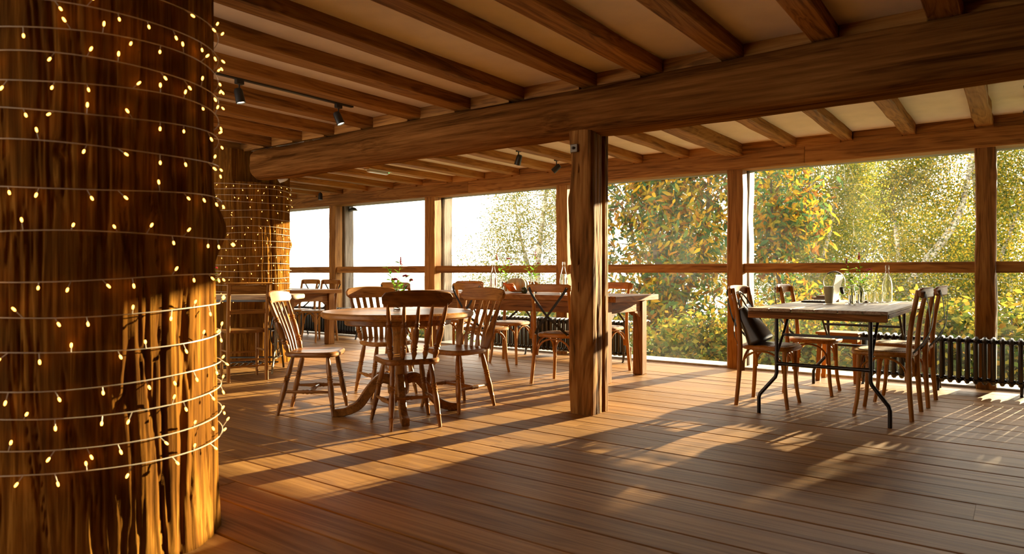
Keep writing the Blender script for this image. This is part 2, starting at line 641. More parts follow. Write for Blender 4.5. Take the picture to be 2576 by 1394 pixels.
def smooth_path(pts, k=5):
    """Catmull-Rom through the points"""
    P = [Vector(p) for p in pts]
    P = [P[0] * 2 - P[1]] + P + [P[-1] * 2 - P[-2]]
    out = []
    for i in range(1, len(P) - 2):
        a, b, c, d = P[i - 1:i + 3]
        for j in range(k):
            t = j / k
            out.append(0.5 * ((2 * b) + (c - a) * t + (2 * a - 5 * b + 4 * c - d) * t * t + (3 * b - a - 3 * c + d) * t ** 3))
    out.append(P[-2])
    return out

# vectorised value noise
def _hash(ix, iy, iz, seed):
    h = (ix.astype(np.int64) * 374761393 + iy.astype(np.int64) * 668265263 + iz.astype(np.int64) * 2147483647 + seed * 1274126177) & 0xffffffff
    h = ((h ^ (h >> 13)) * 1274126177) & 0xffffffff
    h = (h ^ (h >> 16)) & 0xffff
    return h / 65535.0
def vnoise(x, y, z, seed=0):
    fx, fy, fz = np.floor(x), np.floor(y), np.floor(z)
    tx, ty, tz = x - fx, y - fy, z - fz
    tx, ty, tz = tx * tx * (3 - 2 * tx), ty * ty * (3 - 2 * ty), tz * tz * (3 - 2 * tz)
    r = 0
    for a in (0, 1):
        for b in (0, 1):
            for c in (0, 1):
                w = (tx if a else 1 - tx) * (ty if b else 1 - ty) * (tz if c else 1 - tz)
                r = r + w * _hash(fx + a, fy + b, fz + c, seed)
    return r
def fbm(x, y, z, o=4, seed=0):
    s, a, t = 0, 0.5, 0
    for i in range(o):
        s = s + a * vnoise(x * 2 ** i, y * 2 ** i, z * 2 ** i, seed + i)
        t += a
        a *= 0.5
    return s / t

def np_mesh(name, co, quads, mat, smooth=True):
    """mesh from numpy vertex and equal-sized face arrays"""
    me = bpy.data.meshes.new(name)
    k = quads.shape[1]
    me.vertices.add(len(co))
    me.vertices.foreach_set('co', co.astype(np.float32).ravel())
    me.loops.add(quads.size)
    me.loops.foreach_set('vertex_index', quads.astype(np.int32).ravel())
    me.polygons.add(len(quads))
    me.polygons.foreach_set('loop_start', np.arange(0, quads.size, k, dtype=np.int32))
    me.polygons.foreach_set('use_smooth', np.full(len(quads), smooth, dtype=bool))
    me.materials.append(mat)
    me.update(calc_edges=True)
    me.validate()
    return me

# ================================================================== THE SETTING
Y_WIN = 7.29          # room side of the window posts
XL, XR, YB = -13.6, 2.5, -2.8

# ---- floor: every board is a piece
fl = MB()
box(fl, XL, XR, YB, 7.75, -0.30, -0.034)
floor = tag(fl.build('floor', flat('sub_floor', (.02, .012, .008), 0.9)), kind='structure')
y = YB + 0.02
row = 0
prnd = random.Random(11)
while y < 7.30:
    w = prnd.choice([.19, .20, .205, .215, .225, .235, .25])
    if y + w > 7.30:
        w = 7.30 - y
    if w > 0.05:
        x = XL + 0.02 - prnd.random() * 2.5
        while x < XR:
            ln = prnd.uniform(2.6, 4.8)
            a, b = max(x, XL + .01), min(x + ln, XR - .01)
            if b - a > 0.15:
                m = MB()
                t = prnd.uniform(-.0022, .0006)
                ya, yb, c_ = y + .0030, y + w - .0035, .0035
                prism(m, [(ya, -.033), (yb, -.033), (yb, t - c_), (yb - c_, t), (ya + c_, t), (ya, t - c_)], a + .0006, b - .0006, 'YZ')
                link('floorboard', m.mesh('floorboard', FLOOR_M, 0.3), floor)
            x += ln
    y += w
    row += 1

# ---- ceiling with rafters
ce = MB()
box(ce, XL, XR, YB, 4.42, 2.455, 2.60)
box(ce, XL, XR, 4.42, 7.75, 2.372, 2.60)
ceiling = tag(ce.build('ceiling', PLASTER), kind='structure')
def rafter(x1, w, ya, yb, z0, z1, seed):
    r = random.Random(seed)
    n = 12
    pts, ww, hh = [], [], []
    for i in range(n + 1):
        t = i / n
        pts.append((x1 - w / 2 + r.uniform(-.006, .006), ya + (yb - ya) * t, (z0 + z1) / 2 + r.uniform(-.002, .002)))
        ww.append(w + r.uniform(-.012, .010))
        hh.append(z1 - z0 + 0.01)
    m = MB()
    strip(m, pts, ww, hh, (1, 0, 0), 0.007)
    return m.build('rafter', OAK['Y'], ceiling, 0.5)
near_x = [2.1, 1.5, .92, .33, -.25, -.85, -1.40, -1.94, -2.45, -3.09, -3.63, -4.20, -4.80, -5.35, -5.85, -6.37, -6.95, -7.55, -8.15, -8.75,
          -9.4, -10.0, -10.6, -11.2, -11.8, -12.4, -13.0]
win_x = [2.1, 1.5, .95, .40, -.19, -.77, -1.29, -1.81, -2.35, -2.93, -3.48, -4.10, -4.66, -5.22, -5.80, -6.38, -6.95, -7.55, -8.12, -8.70,
         -9.28, -9.9, -10.5, -11.1, -11.7, -12.3, -12.9]
wr = random.Random(3)
prev = None
for i, x in enumerate(near_x):
    w = wr.uniform(.135, .17)
    rafter(x, w, YB, 4.40, 2.375, 2.458, i)
    if prev is not None:
        m = MB()
        box(m, x + .002, prev - .002, 4.33, 4.37, 2.36, 2.458, .002)
        m.build('blocking_board', OAK['X'], ceiling)
    prev = x - w
prev = None
for i, x in enumerate(win_x):
    big = abs(x + 2.35) < .01
    w = .16 if big else wr.uniform(.105, .135)
    rafter(x, w, 4.42, 7.30, 2.255 if big else wr.uniform(2.288, 2.302), 2.374, 100 + i)
    if prev is not None:
        m = MB()
        box(m, x + .002, prev - .002, 7.22, 7.255, 2.28, 2.374, .002)
        m.build('blocking_board', OAK['X'], ceiling)
    prev = x - w

# ---- window wall: header, posts, rails, panes
wall_w = struct('wall_windows')
def waney(name, mat, x0, x1, y0, y1, z0, z1, axis, seed, amp=.006, parent=None, c=.008):
    r = random.Random(seed)
    n = 9
    pts, ww, tt = [], [], []
    for i in range(n + 1):
        t = i / n
        if axis == 'X':
            pts.append((x0 + (x1 - x0) * t, (y0 + y1) / 2, (z0 + z1) / 2))
            ww.append(z1 - z0 + r.uniform(-amp, amp))
            tt.append(y1 - y0)
        else:
            pts.append(((x0 + x1) / 2 + r.uniform(-amp, amp), (y0 + y1) / 2, z0 + (z1 - z0) * t))
            ww.append(x1 - x0 + r.uniform(-amp, amp))
            tt.append(y1 - y0)
    m = MB()
    strip(m, pts, ww, tt, (0, 0, 1) if axis == 'X' else (1, 0, 0), c)
    return m.build(name, mat, parent, 0.5)
for i, (a, b) in enumerate([(XL, -6.12), (-6.12, -1.735), (-1.735, XR)]):
    waney('header_beam', OAK['X'], a + .002, b - .002, 7.25, 7.455, 2.115, 2.305, 'X', i, .004, wall_w)
for i, (a, b) in enumerate([(XL, -5.0), (-5.0, XR)]):
    waney('outer_header', GREYOAK['X'], a + .002, b - .002, 7.50, 7.72, 2.135, 2.37, 'X', 20 + i, .004, wall_w)
post_x = [(-13.55, -13.38), (-11.34, -11.16), (-9.14, -8.985), (-6.985, -6.79), (-4.71, -4.545), (-2.53, -2.365), (-.325, -.175), (1.88, 2.04)]
for i, (a, b) in enumerate(post_x):
    waney('window_post', OAK['Z'], a, b, Y_WIN, 7.45, 0.0, 2.118, 'Z', 40 + i, .005, wall_w, .01)
    waney('outer_post', GREYOAK['Z'], a + .01, b + .0, 7.50, 7.69, -0.28, 2.14, 'Z', 60 + i, .008, wall_w, .012)
for i in range(len(post_x) - 1):
    a, b = post_x[i][1], post_x[i + 1][0]
    w = struct('window_%d' % (i + 1))
    waney('window_rail', OAK['X'], a, b, 7.335, 7.435, 1.02, 1.12, 'X', 80 + i, .003, w, .005)
    m = MB()
    box(m, a - .08, b + .08, 7.47, 7.477, 1.05, 2.14)
    m.build('pane', PANE, w)
    m = MB()
    box(m, a - .08, b + .08, 7.47, 7.477, .022, 1.045)
    m.build('pane', PANE, w)
    m = MB()
    box(m, a, b, 7.305, 7.64, -.03, .022, .006)
    m.build('window_sill', STONE, w)
m = MB(); box(m, XL - .12, XL, YB, 7.75, -.3, 2.6); tag(m.build('wall_left', DARKWALL), kind='structure')
m = MB(); box(m, XR, XR + .12, YB, 7.75, -.3, 2.6); tag(m.build('wall_right', DARKTIMBER), kind='structure')
m = MB()
# the wall behind the viewer, unseen, its openings added to let fill daylight in
box(m, XL, XR, YB - .12, YB, -.3, .45)
box(m, XL, XR, YB - .12, YB, 2.1, 2.6)
bx_ = XL
while bx_ < -1.5:
    box(m, bx_, bx_ + .6, YB - .12, YB, .45, 2.1)
    bx_ += 2.2
box(m, -2.2, XR, YB - .12, YB, .45, 2.1)
tag(m.build('wall_back', DARKWALL), kind='structure')

# ---- the great log beam
def log_beam():
    nx, nt = 260, 44
    xs = np.concatenate([np.array([-6.78, -6.775, -6.76, -6.735, -6.70, -6.65]), np.linspace(-6.58, XR, nx - 6)])
    th = np.linspace(0, 2 * np.pi, nt, endpoint=False)
    X, T = np.meshgrid(xs, th, indexing='ij')
    k = np.clip((X + 2.6) / 1.6, 0, 1)
    e = 2.6 + 5.0 * k
    c, s = np.cos(T), np.sin(T)
    rr = (np.abs(c) ** e + np.abs(s) ** e) ** (-1 / e)
    endr = np.clip((X + 6.78) / 0.13, 0, 1) ** 0.45
    endr[0] = 0.02
    ry, rz = 0.172, 0.168
    lump = (fbm(X * 1.3, c * 1.2 + 5, s * 1.2 + 9, 3, 4) - .5) * .05 * (1 - .7 * k)
    grain = (fbm(X * 2.2, c * 7 + 5, s * 7 + 9, 3, 14) - .5) * .02 * (1 - .6 * k)
    knot = .035 * np.exp(-((X + 2.72) ** 2 / .012 + (np.abs(T - 3.6)) ** 2 / .15))
    knot += .03 * np.exp(-((X + 4.75) ** 2 / .02 + (np.abs(T - 3.3)) ** 2 / .2))
    r = endr + (lump + grain + knot) / .17 * endr
    Yc = 4.42 + 0.012 * np.sin(X * .9)
    Zc = 2.20 + 0.008 * np.sin(X * 1.3 + 1)
    co = np.stack([X, Yc + ry * rr * r * c, np.clip(Zc + rz * rr * r * s, 0, 2.374)], -1).reshape(-1, 3)
    i, j = np.meshgrid(np.arange(nx - 1), np.arange(nt), indexing='ij')
    j2 = (j + 1) % nt
    q = np.stack([i * nt + j, (i + 1) * nt + j, (i + 1) * nt + j2, i * nt + j2], -1).reshape(-1, 4)
    return np_mesh('log_beam', co, q, wood('log_beam_wood', (.06, .023, .006), (.18, .075, .019), (.30, .138, .038), 'X', fine=34,
                                          along=1.2, rough=.7, bump=.6, vary=0, ring=.15, bdist=.008, spec=0))
beam = tag(link('ceiling_beam', log_beam()), 'massive rough-hewn log beam crossing the ceiling on the bolted post', 'beam')

# ---- the bolted double post in the middle of the room
cp = thing('timber_post', 'rough double timber post with a bolted plate under the log beam', 'post', (-2.54, 4.39, 0))
def rough_post(name, x0, x1, y0, y1, z1, seed, amp_l, amp):
    nz = 120
    prof = []
    n = 14
    cx, cy, hx, hy = (x0 + x1) / 2, (y0 + y1) / 2, (x1 - x0) / 2, (y1 - y0) / 2
    zs = np.linspace(0, z1, nz)
    th = np.linspace(0, 2 * np.pi, 56, endpoint=False)
    Z, T = np.meshgrid(zs, th, indexing='ij')
    c, s = np.cos(T), np.sin(T)
    e = 9.0
    rr = (np.abs(c) ** e + np.abs(s) ** e) ** (-1 / e)
    x = cx + hx * rr * c
    y = cy + hy * rr * s
    wl = (fbm(Z * 3.2, Z * 0, Z * 0 + seed, 4, seed) - .5) * amp_l
    x = x + np.where(c < -.2, wl, 0)
    y = y + (fbm(Z * 2.4, c * 2 + 3, s * 2 + 3 + seed, 4, seed + 9) - .5) * amp
    x = x + (fbm(Z * 3, c * 6 + 3, s * 6 + 3 + seed, 3, seed + 19) - .5) * amp * .6
    co = np.stack([x, y, Z], -1).reshape(-1, 3)
    nt = 56
    i, j = np.meshgrid(np.arange(nz - 1), np.arange(nt), indexing='ij')
    j2 = (j + 1) % nt
    q = np.stack([i * nt + j, i * nt + j2, (i + 1) * nt + j2, (i + 1) * nt + j], -1).reshape(-1, 4)
    return link(name, np_mesh(name, co, q, POST_M), cp)
POST_M = wood('rough_post_wood', (.045, .018, .005), (.24, .105, .026), (.46, .25, .075), 'Z', fine=22, along=1.4, rough=.7, bump=.7, vary=.05,
              ring=.4, bdist=.008, spec=.05)
rough_post('post_timber', -.115, .085, -.115, .045, 2.05, 2, .055, .018)
rough_post('post_timber', -.105, .083, .072, .135, 2.05, 5, .03, .010)
m = MB(); box(m, -.085, -.025, -.135, -.117, 1.89, 1.95, .003)
pl = m.build('bolt_plate', flat('dull_plate', (.20, .17, .13), .5, metal=.7), cp)
m = MB(); lathe(m, [(.011, 0), (.011, .012), (.006, .016)], 6, Matrix.Translation((-.055, -.134, 1.92)) @ Matrix.Rotation(math.pi / 2, 4, 'X'))
m.build('bolt', STEEL, pl)

# ================================================================== THE TREE-TRUNK PILLARS
def trunk_smooth(th, z, P):
    r = P['r'] + P['flare'] * np.exp(-z / .35)
    for k, a, ph in P['lobes']:
        r = r + a * np.cos(k * (th - ph) + .35 * k * z * P['twist'])
    for t0, z0, a, wt, wz in P['knobs']:
        d = np.angle(np.exp(1j * (th - t0)))
        r = r + a * np.exp(-(d / wt) ** 2 - ((z - z0) / wz) ** 2)
    return r
def trunk(name, label, P, nt, nz):
    zs = np.linspace(-.01, P['h'], nz)
    th = np.linspace(0, 2 * np.pi, nt, endpoint=False)
    Z, T = np.meshgrid(zs, th, indexing='ij')
    r = trunk_smooth(T, Z, P)
    sw = (fbm(np.cos(T) * 2 + 7, np.sin(T) * 2 + 7, Z * 1.5, 3, P['seed'] + 30) - .5) * .55
    Ts = T + sw * .35 + P['twist'] * Z * .12
    c, s = np.cos(Ts), np.sin(Ts)
    n1 = fbm(c * 5 + 11, s * 5 + 11, Z * .7, 3, P['seed'])
    n2 = fbm(c * 14 + 11, s * 14 + 11, Z * 1.1, 3, P['seed'] + 5)
    n3 = fbm(c * 38 + 11, s * 38 + 11, Z * 2.2, 2, P['seed'] + 11)
    ridge = 1 - np.abs(2 * n2 - 1)
    crack = np.clip((ridge - .88) / .12, 0, 1) ** 1.5
    r = r + (n1 - .5) * .014 + (n2 - .5) * .011 + (n3 - .5) * .008 - crack * .009
    for t0, dep, wd in P['grooves']:
        d = np.angle(np.exp(1j * (T - t0 - .05 * np.sin(Z * 2.1) - sw * .1)))
        r = r - dep * np.exp(-(d / wd) ** 2)
    x, y = r * np.cos(T), r * np.sin(T)
    if 'notch' in P:
        zc, xc = P['notch']
        x = np.where((Z > zc) & (x > xc), xc, x)
    co = np.stack([x, y, Z], -1).reshape(-1, 3)
    i, j = np.meshgrid(np.arange(nz - 1), np.arange(nt), indexing='ij')
    j2 = (j + 1) % nt
    q = np.stack([i * nt + j, i * nt + j2, (i + 1) * nt + j2, (i + 1) * nt + j], -1).reshape(-1, 4)
    o = link(name, np_mesh(name, co, q, TRUNK_M), None, P['loc'])
    return tag(o, label, 'tree trunk')
T1 = dict(loc=(-2.93, 1.13, 0), r=.478, flare=.02, h=2.46, lobes=[(1, .022, 1.25), (3, .010, .4), (5, .006, 2.0)], twist=.5,
          knobs=[(1.17, 1.20, .055, .22, .10), (-.45, 1.42, -.02, .05, .03)], grooves=[(.30, .010, .025), (.72, .014, .020), (1.0, .012, .018)], seed=3)
T2 = dict(loc=(-7.18, 4.55, 0), r=.465, flare=.02, h=2.375, lobes=[(1, .012, .6), (3, .006, 1.4), (4, .003, .3)], twist=.25,
          knobs=[(.85, 1.35, .03, .16, .06)], grooves=[(.05, .035, .022), (-.75, .02, .03), (.50, .008, .015)], seed=21, notch=(2.02, .30))
trunk('tree_trunk_pillar', 'huge stripped tree trunk in the foreground wrapped in fairy lights', T1, 620, 330)
trunk('tree_trunk_pillar', 'stripped tree trunk at the far end of the log beam, half in sunlight', T2, 400, 220)

bulb_mb = MB()
lathe(bulb_mb, [(.0, -.002), (.0026, 0), (.0036, .004), (.0036, .009), (.0026, .013), (.0, .015)], 8)
BULB_ME = bulb_mb.mesh('bulb', BULB_M)
bulb_mb = MB()
lathe(bulb_mb, [(.0, -.002), (.0022, 0), (.0031, .004), (.0031, .008), (.0022, .011), (.0, .013)], 6)
BULB_ME2 = bulb_mb.mesh('bulb', BULB_M)
def fairy_lights(label, P, zs, step, face, half, bulb_me, wr, off, seed):
    r = random.Random(seed)
    root = thing('fairy_lights', label, 'fairy lights', P['loc'])
    wire = MB()
    pts = []
    per = 72
    spots = []
    for i in range(len(zs) - 1):
        ph = r.uniform(0, 6.28)
        for k in range(per):
            a = face + math.pi + 2 * math.pi * k / per
            t = k / per
            z = zs[i] + (zs[i + 1] - zs[i]) * (t * .35) + .008 * math.sin(3 * a + ph)
            if k > per * .9:
                z += (zs[i + 1] - z) * (k / per - .9) * 10
            pts.append((a, z))
    A = np.array([p[0] for p in pts]); Zz = np.array([p[1] for p in pts])
    R = np.maximum(trunk_smooth(A, Zz, P) + off, 0.1)
    # the wire is pulled taut over hollows
    Rm = R.copy()
    for _ in range(3):
        Rm = np.maximum(Rm, (np.roll(Rm, 1) + np.roll(Rm, -1)) / 2)
    path = [(Rm[i] * math.cos(A[i]), Rm[i] * math.sin(A[i]), Zz[i]) for i in range(len(A))]
    tube(wire, path, wr, 5)
    acc = r.random() * step
    for i in range(1, len(path)):
        p, q = Vector(path[i - 1]), Vector(path[i])
        seg = (q - p).length
        d = math.atan2(math.sin(A[i] - face), math.cos(A[i] - face))
        acc += seg
        if acc >= step:
            acc -= step * r.uniform(.75, 1.25)
            if abs(d) > half:
                continue
            out = Vector((math.cos(A[i]), math.sin(A[i]), 0))
            tan = Vector((-out.y, out.x, 0))
            dirv = (out * r.uniform(.25, .8) + tan * r.uniform(-.7, .7) + Vector((0, 0, r.choice([-1, -1, 1]) * r.uniform(.6, 1.2)))).normalized()
            ln = r.uniform(.018, .032)
            e = q + dirv * ln
            tube(wire, [q, e], wr * .8, 4)
            o = link('bulb', bulb_me, root, e, dirv.to_track_quat('Z', 'Y').to_euler())
    wire.build('wire', WIREM, root)
    return root
z1 = [.36, .435, .54, .63, .745, .865, .975, 1.125, 1.275, 1.42, 1.53, 1.625, 1.705, 1.79, 1.87, 1.96, 2.05]
fairy_lights('string of warm fairy lights wound round the foreground trunk', T1, z1, .105, math.atan2(-1.13, 2.93) + .15, 1.36, BULB_ME,
             .0019, .020, 5)
z2 = [.72, .80, .88, .95, 1.03, 1.10, 1.19, 1.28, 1.36, 1.44, 1.51, 1.60, 1.69, 1.78, 1.86, 1.93, 1.99, 2.0]
fairy_lights('string of warm fairy lights wound round the far trunk', T2, z2, .16, math.atan2(-4.55, 7.18), 1.4, BULB_ME2, .0022, .020, 8)

# ================================================================== CHAIRS
def face(dx, dy):
    """turn of a chair whose local front is +Y so that it faces (dx, dy)"""
    return math.atan2(dy, dx) - math.pi / 2

def rounded_seat(wf, wb, d, n=40, e=3.2):
    out = []
    for k in range(n):
        a = 2 * math.pi * k / n
        c, s = math.cos(a), math.sin(a)
        r = (abs(c) ** e + abs(s) ** e) ** (-1 / e)
        y = d / 2 * r * s
        w = wb + (wf - wb) * (y / d + .5)
        out.append((w / 2 * r * c, y))
    return out

def make_crossback(W, seat_mat):
    t = thing('crossback_chair', 'x', 'chair')
    m = MB(); slab(m, rounded_seat(.43, .39, .41), .430, .464, .009); m.build('seat', W['X'], t)
    m = MB(); slab(m, rounded_seat(.35, .315, .33, 32, 2.8), .462, .4685, .003); m.build('cane_panel', seat_mat, t)
    for s in (-1, 1):
        p = smooth_path([(s * .213, -.205, 0), (s * .197, -.187, .24), (s * .187, -.182, .45), (s * .186, -.198, .66), (s * .188, -.240, .90)], 4)
        m = MB(); tube(m, p, [.0155 + .003 * math.sin(i / (len(p) - 1) * math.pi) for i in range(len(p))], 9); m.build('back_leg', W['Z'], t)
        p = smooth_path([(s * .150, .138, .438), (s * .152, .140, .26), (s * .160, .148, .12), (s * .174, .166, 0)], 4)
        m = MB(); tube(m, p, [.0165 - .0025 * i / (len(p) - 1) for i in range(len(p))], 9); m.build('front_leg', W['Z'], t)
        # bentwood arch on this side
        a = []
        for k in range(13):
            ph = math.pi * k / 12
            y = -.022 + .150 * math.cos(math.pi - ph)
            z = .262 + .158 * math.sin(ph) ** .75
            u = (y + .172) / .30
            a.append((s * (.181 - .022 * u), y, z))
        m = MB(); tube(m, a, .0105, 7, up=(s, 0, 0), flatten=.8); m.build('bentwood_arch', W['Y'], t)
    for y0, x0 in ((.142, .137), (-.176, .170)):
        a = []
        for k in range(13):
            ph = math.pi * k / 12
            a.append((x0 * math.cos(math.pi - ph), y0 - (.012 if y0 > 0 else -.012), .262 + .155 * math.sin(ph) ** .75))
        m = MB(); tube(m, a, .0105, 7, up=(0, 1, 0), flatten=.8); m.build('bentwood_arch', W['X'], t)
    # curved top rail
    pts, hh, tt = [], [], []
    for k in range(17):
        x = -.222 + .444 * k / 16
        q = abs(x) / .222
        pts.append((x, -.252 - .038 * (1 - q * q), .885 - .004 * q))
        e = 1.0 if q < .9 else math.sqrt(max(0.05, 1 - ((q - .9) / .1) ** 2))
        hh.append(.072 * (.55 + .45 * e))
        tt.append(.026 * (.6 + .4 * e))
    m = MB(); strip(m, pts, hh, tt, (0, 0, 1), .008); m.build('top_rail', W['X'], t, 0.6)
    # metal cross straps
    for s in (-1, 1):
        p = smooth_path([(-s * .195, -.279, .888), (-s * .150, -.292, .815), (-s * .01, -.292 + .004 * s, .64), (s * .105, -.255, .53), (s * .168, -.206, .462)], 4)
        m = MB(); strip(m, p, .023, .003, (1, 0, .8 * s)); sp = m.build('cross_strap', STRAP, t)
        m = MB()
        for q, dy in ((p[0], -.004), (p[-1], -.004)):
            lathe(m, [(.006, 0), (.006, .003), (.003, .005)], 6, Matrix.Translation((q[0], q[1] + dy + .001, q[2] - .004)) @ Matrix.Rotation(math.pi / 2, 4, 'X'))
        m.build('strap_bolt', CHROME, sp)
    return t
XB = make_crossback(HONEY, CANE)
used = [False]
def crossback(x, y, dx, dy, label, group):
    o = XB if not used[0] else copy_tree(XB)
    used[0] = True
    o.location = (x, y, 0)
    o.rotation_euler = (0, 0, face(dx, dy))
    return tag(o, label, 'chair', group)
G1 = 'cross-back chairs at the folding table'
G2 = 'cross-back chairs at the long table'
G3 = 'cross-back chairs at the far table'
crossback(-1.565, 5.52, 1, .0, 'cross-back wooden chair holding the black leather bag', G1)
crossback(-1.425, 6.31, 1, .02, 'cross-back wooden chair behind the folding table, in front of the small stool', G1)
crossback(-.80, 5.645, -1, .03, 'nearer cross-back chair on the right side of the folding table', G1)
crossback(-.76, 6.26, -1, .03, 'farther cross-back chair on the right side of the folding table, by the radiator', G1)
crossback(-3.43, 5.42, -.08, 1, 'cross-back chair at the long table, just left of the bolted post', G2)
crossback(-4.43, 5.53, .10, 1, 'cross-back chair with sunlit cane seat at the near side of the long table', G2)
crossback(-5.40, 5.45, .02, 1, 'cross-back chair at the left near end of the long table, behind the flowers', G2)
crossback(-3.50, 6.31, 0, -1, 'cross-back chair on the window side of the long table, right of the bolted post', G2)
crossback(-4.70, 6.32, .12, -1, 'cross-back chair on the window side of the long table, behind the white pumpkin', G2)
crossback(-5.52, 6.31, 0, -1, 'cross-back chair on the window side of the long table, left of the tall bottles', G2)
crossback(-8.44, 6.52, 0, -1, 'right one of two cross-back chairs by the window behind the far trunk', G3)
crossback(-8.93, 6.52, 0, -1, 'left one of two cross-back chairs by the window behind the far trunk', G3)

LEGP = [(0, .012), (.10, .0165), (.26, .0205), (.33, .0165), (.345, .021), (.365, .0165), (.385, .022), (.405, .0165), (.425, .021), (.445, .017),
        (.52, .0205), (.62, .0215), (.74, .0175), (.80, .0155), (.815, .019), (.835, .0155), (.93, .0135), (1, .012)]
SPINP = [(0, .0085), (.06, .012), (.12, .017), (.17, .012), (.19, .017), (.215, .012), (.24, .0175), (.27, .0125), (.33, .0165), (.45, .018), (.56, .0155),
         (.60, .0105), (.615, .0155), (.635, .011), (.655, .0165), (.68, .011), (.74, .0125), (.88, .010), (1, .0075)]
STRP = [(0, .0085), (.15, .0105), (.38, .0125), (.42, .0165), (.45, .012), (.5, .0175), (.55, .012), (.58, .0165), (.62, .0125), (.85, .0105), (1, .0085)]
def make_windsor(label, W, x, y, dx, dy, inner, outer, n_in, rail_h=.088, shape='wide'):
    t = thing('kitchen_chair', label, 'chair', (x, y, 0), face(dx, dy), 'kitchen chairs round the pedestal table')
    if shape == 'wide':
        o = rounded_seat(.42, .36, .40, 44, 3.4)
    else:
        o = rounded_seat(.41, .38, .40, 44, 5.0)
    m = MB(); slab(m, o, .415, .452, .010, .009); m.build('seat', W['Y'], t)
    feet = {}
    for s in (-1, 1):
        for f in (-1, 1):
            top = Vector((s * .128, f * .125, .418))
            bot = Vector((s * (.205 if f > 0 else .165), .185 if f > 0 else -.225, 0))
            m = MB(); turned(m, top, bot, LEGP); m.build('leg', W['Z'], t)
            feet[s, f] = (top, bot)
    P = lambda s, f, k: feet[s, f][0].lerp(feet[s, f][1], k)
    mids = []
    for s in (-1, 1):
        a, b = P(s, 1, .60), P(s, -1, .60)
        m = MB(); turned(m, a, b, STRP, 8); m.build('stretcher', W['Y'], t)
        mids.append(a.lerp(b, .5))
    m = MB(); turned(m, mids[0], mids[1], STRP, 8); m.build('stretcher', W['X'], t)
    # back
    def top_at(x):
        q = x / .23
        return Vector((x, -.262 - .035 * (1 - q * q), .80 + .004 * (1 - q * q)))
    for s in (-1, 1):
        a = Vector((s * .148, -.150, .446)); b = top_at(s * .196)
        m = MB()
        if outer == 'turned':
            turned(m, a, b + Vector((0, 0, .02)), [(k, r * 1.3) for k, r in SPINP], 10)
        else:
            d = b - a
            p = smooth_path([a, a + d * .3 + Vector((s * .004, .012, 0)), a + d * .62 + Vector((0, .010, 0)), b + Vector((0, 0, .02))], 5)
            w = [.050 + .022 * math.sin(math.pi * min(1, i / 8)) if i < 8 else max(.026, .056 - .0045 * (i - 7)) for i in range(len(p))]
            strip(m, p, w, .019, (1, 0, 0), .004)
        m.build('back_post', W['Z'], t)
    for k in range(n_in):
        u = (k + 1) / (n_in + 1)
        xa, xb = -.148 + .296 * u, -.190 + .380 * u
        a = Vector((xa, -.168, .446)); b = top_at(xb)
        m = MB()
        if inner == 'turned':
            turned(m, a, b + Vector((0, 0, .012)), [(q, r * 1.15) for q, r in SPINP], 9)
        elif inner == 'stick':
            p = smooth_path([a, a.lerp(b, .35) + Vector((0, .008, 0)), b + Vector((0, 0, .012))], 5)
            tube(m, p, [.0085 + .0035 * math.sin(math.pi * i / (len(p) - 1)) for i in range(len(p))], 8)
        else:
            d = b - a
            p = smooth_path([a, a + d * .3 + Vector((0, .020, 0)), a + d * .65 + Vector((0, .014, 0)), b + Vector((0, 0, .012))], 4)
            strip(m, p, [.036 - .006 * i / (len(p) - 1) for i in range(len(p))], .009, (1, 0, 0), .002)
        m.build('back_spindle' if inner != 'lath' else 'back_slat', W['Z'], t)
    # bowed top rail with rounded ends
    pts, hh, tt = [], [], []
    for k in range(21):
        x = -.232 + .464 * k / 20
        q = abs(x) / .232
        e = 1.0 if q < .86 else math.sqrt(max(.12, 1 - ((q - .86) / .16) ** 2))
        h = rail_h * (.86 + .14 * (1 - q * q)) * e
        b = top_at(x)
        pts.append((b.x, b.y, .806 + rail_h * .46 - .010 * q * q))
        hh.append(h)
        tt.append(.024)
    m = MB(); strip(m, pts, hh, tt, (0, -.22, 1), .007); m.build('top_rail', W['X'], t, .6)
    return t
make_windsor('turned-spindle wooden chair in front of the round table, back to the viewer', DARKPINE, -3.365, 3.345, -.86, .50, 'turned', 'turned', 3, .108, 'square')
make_windsor('stick-back wooden chair at the left of the round table, seen from the side', DARKPINE, -4.19, 3.22, .80, .60, 'stick', 'turned', 4)
make_windsor('slat-back wooden chair at the right of the round table', PINE, -3.44, 3.96, -.10, -1, 'lath', 'flat', 4, .105)
make_windsor('slat-back wooden chair behind the round table, left of the flowers', PINE, -4.34, 4.05, .95, -.30, 'lath', 'turned', 5, .098)

# chapel chair at the treadle table
t = thing('chapel_chair', 'plain ladder-back chapel chair at the iron treadle table', 'chair', (-6.03, 3.79, 0), face(-.94, .34))
W = PINE
m = MB(); slab(m, rounded_seat(.40, .36, .37, 40, 6), .452, .478, .006); m.build('seat', W['X'], t)
for s in (-1, 1):
    m = MB(); strip(m, smooth_path([(s * .172, -.185, 0), (s * .172, -.175, .46), (s * .176, -.235, .915)], 4), .030, .034, (1, 0, 0), .004); m.build('back_leg', W['Z'], t)
    m = MB(); turned(m, (s * .165, .155, .455), (s * .165, .16, 0), [(0, .016), (.3, .017), (.9, .014), (1, .012)]); m.build('front_leg', W['Z'], t)
    for z in (.16, .27):
        m = MB(); turned(m, (s * .168, -.178, z + .01), (s * .165, .157, z), [(0, .008), (.5, .010), (1, .008)], 8); m.build('stretcher', W['Y'], t)
for z, y in ((.14, -.181), (.20, -.180), (.24, .158)):
    m = MB(); turned(m, (-.168, y, z), (.168, y, z), [(0, .008), (.5, .010), (1, .008)], 8); m.build('stretcher', W['X'], t)
m = MB(); strip(m, smooth_path([(-.175, -.200, .655), (0, -.208, .655), (.175, -.200, .655)], 4), .040, .014, (0, 0, 1), .003); m.build('back_slat', W['X'], t)
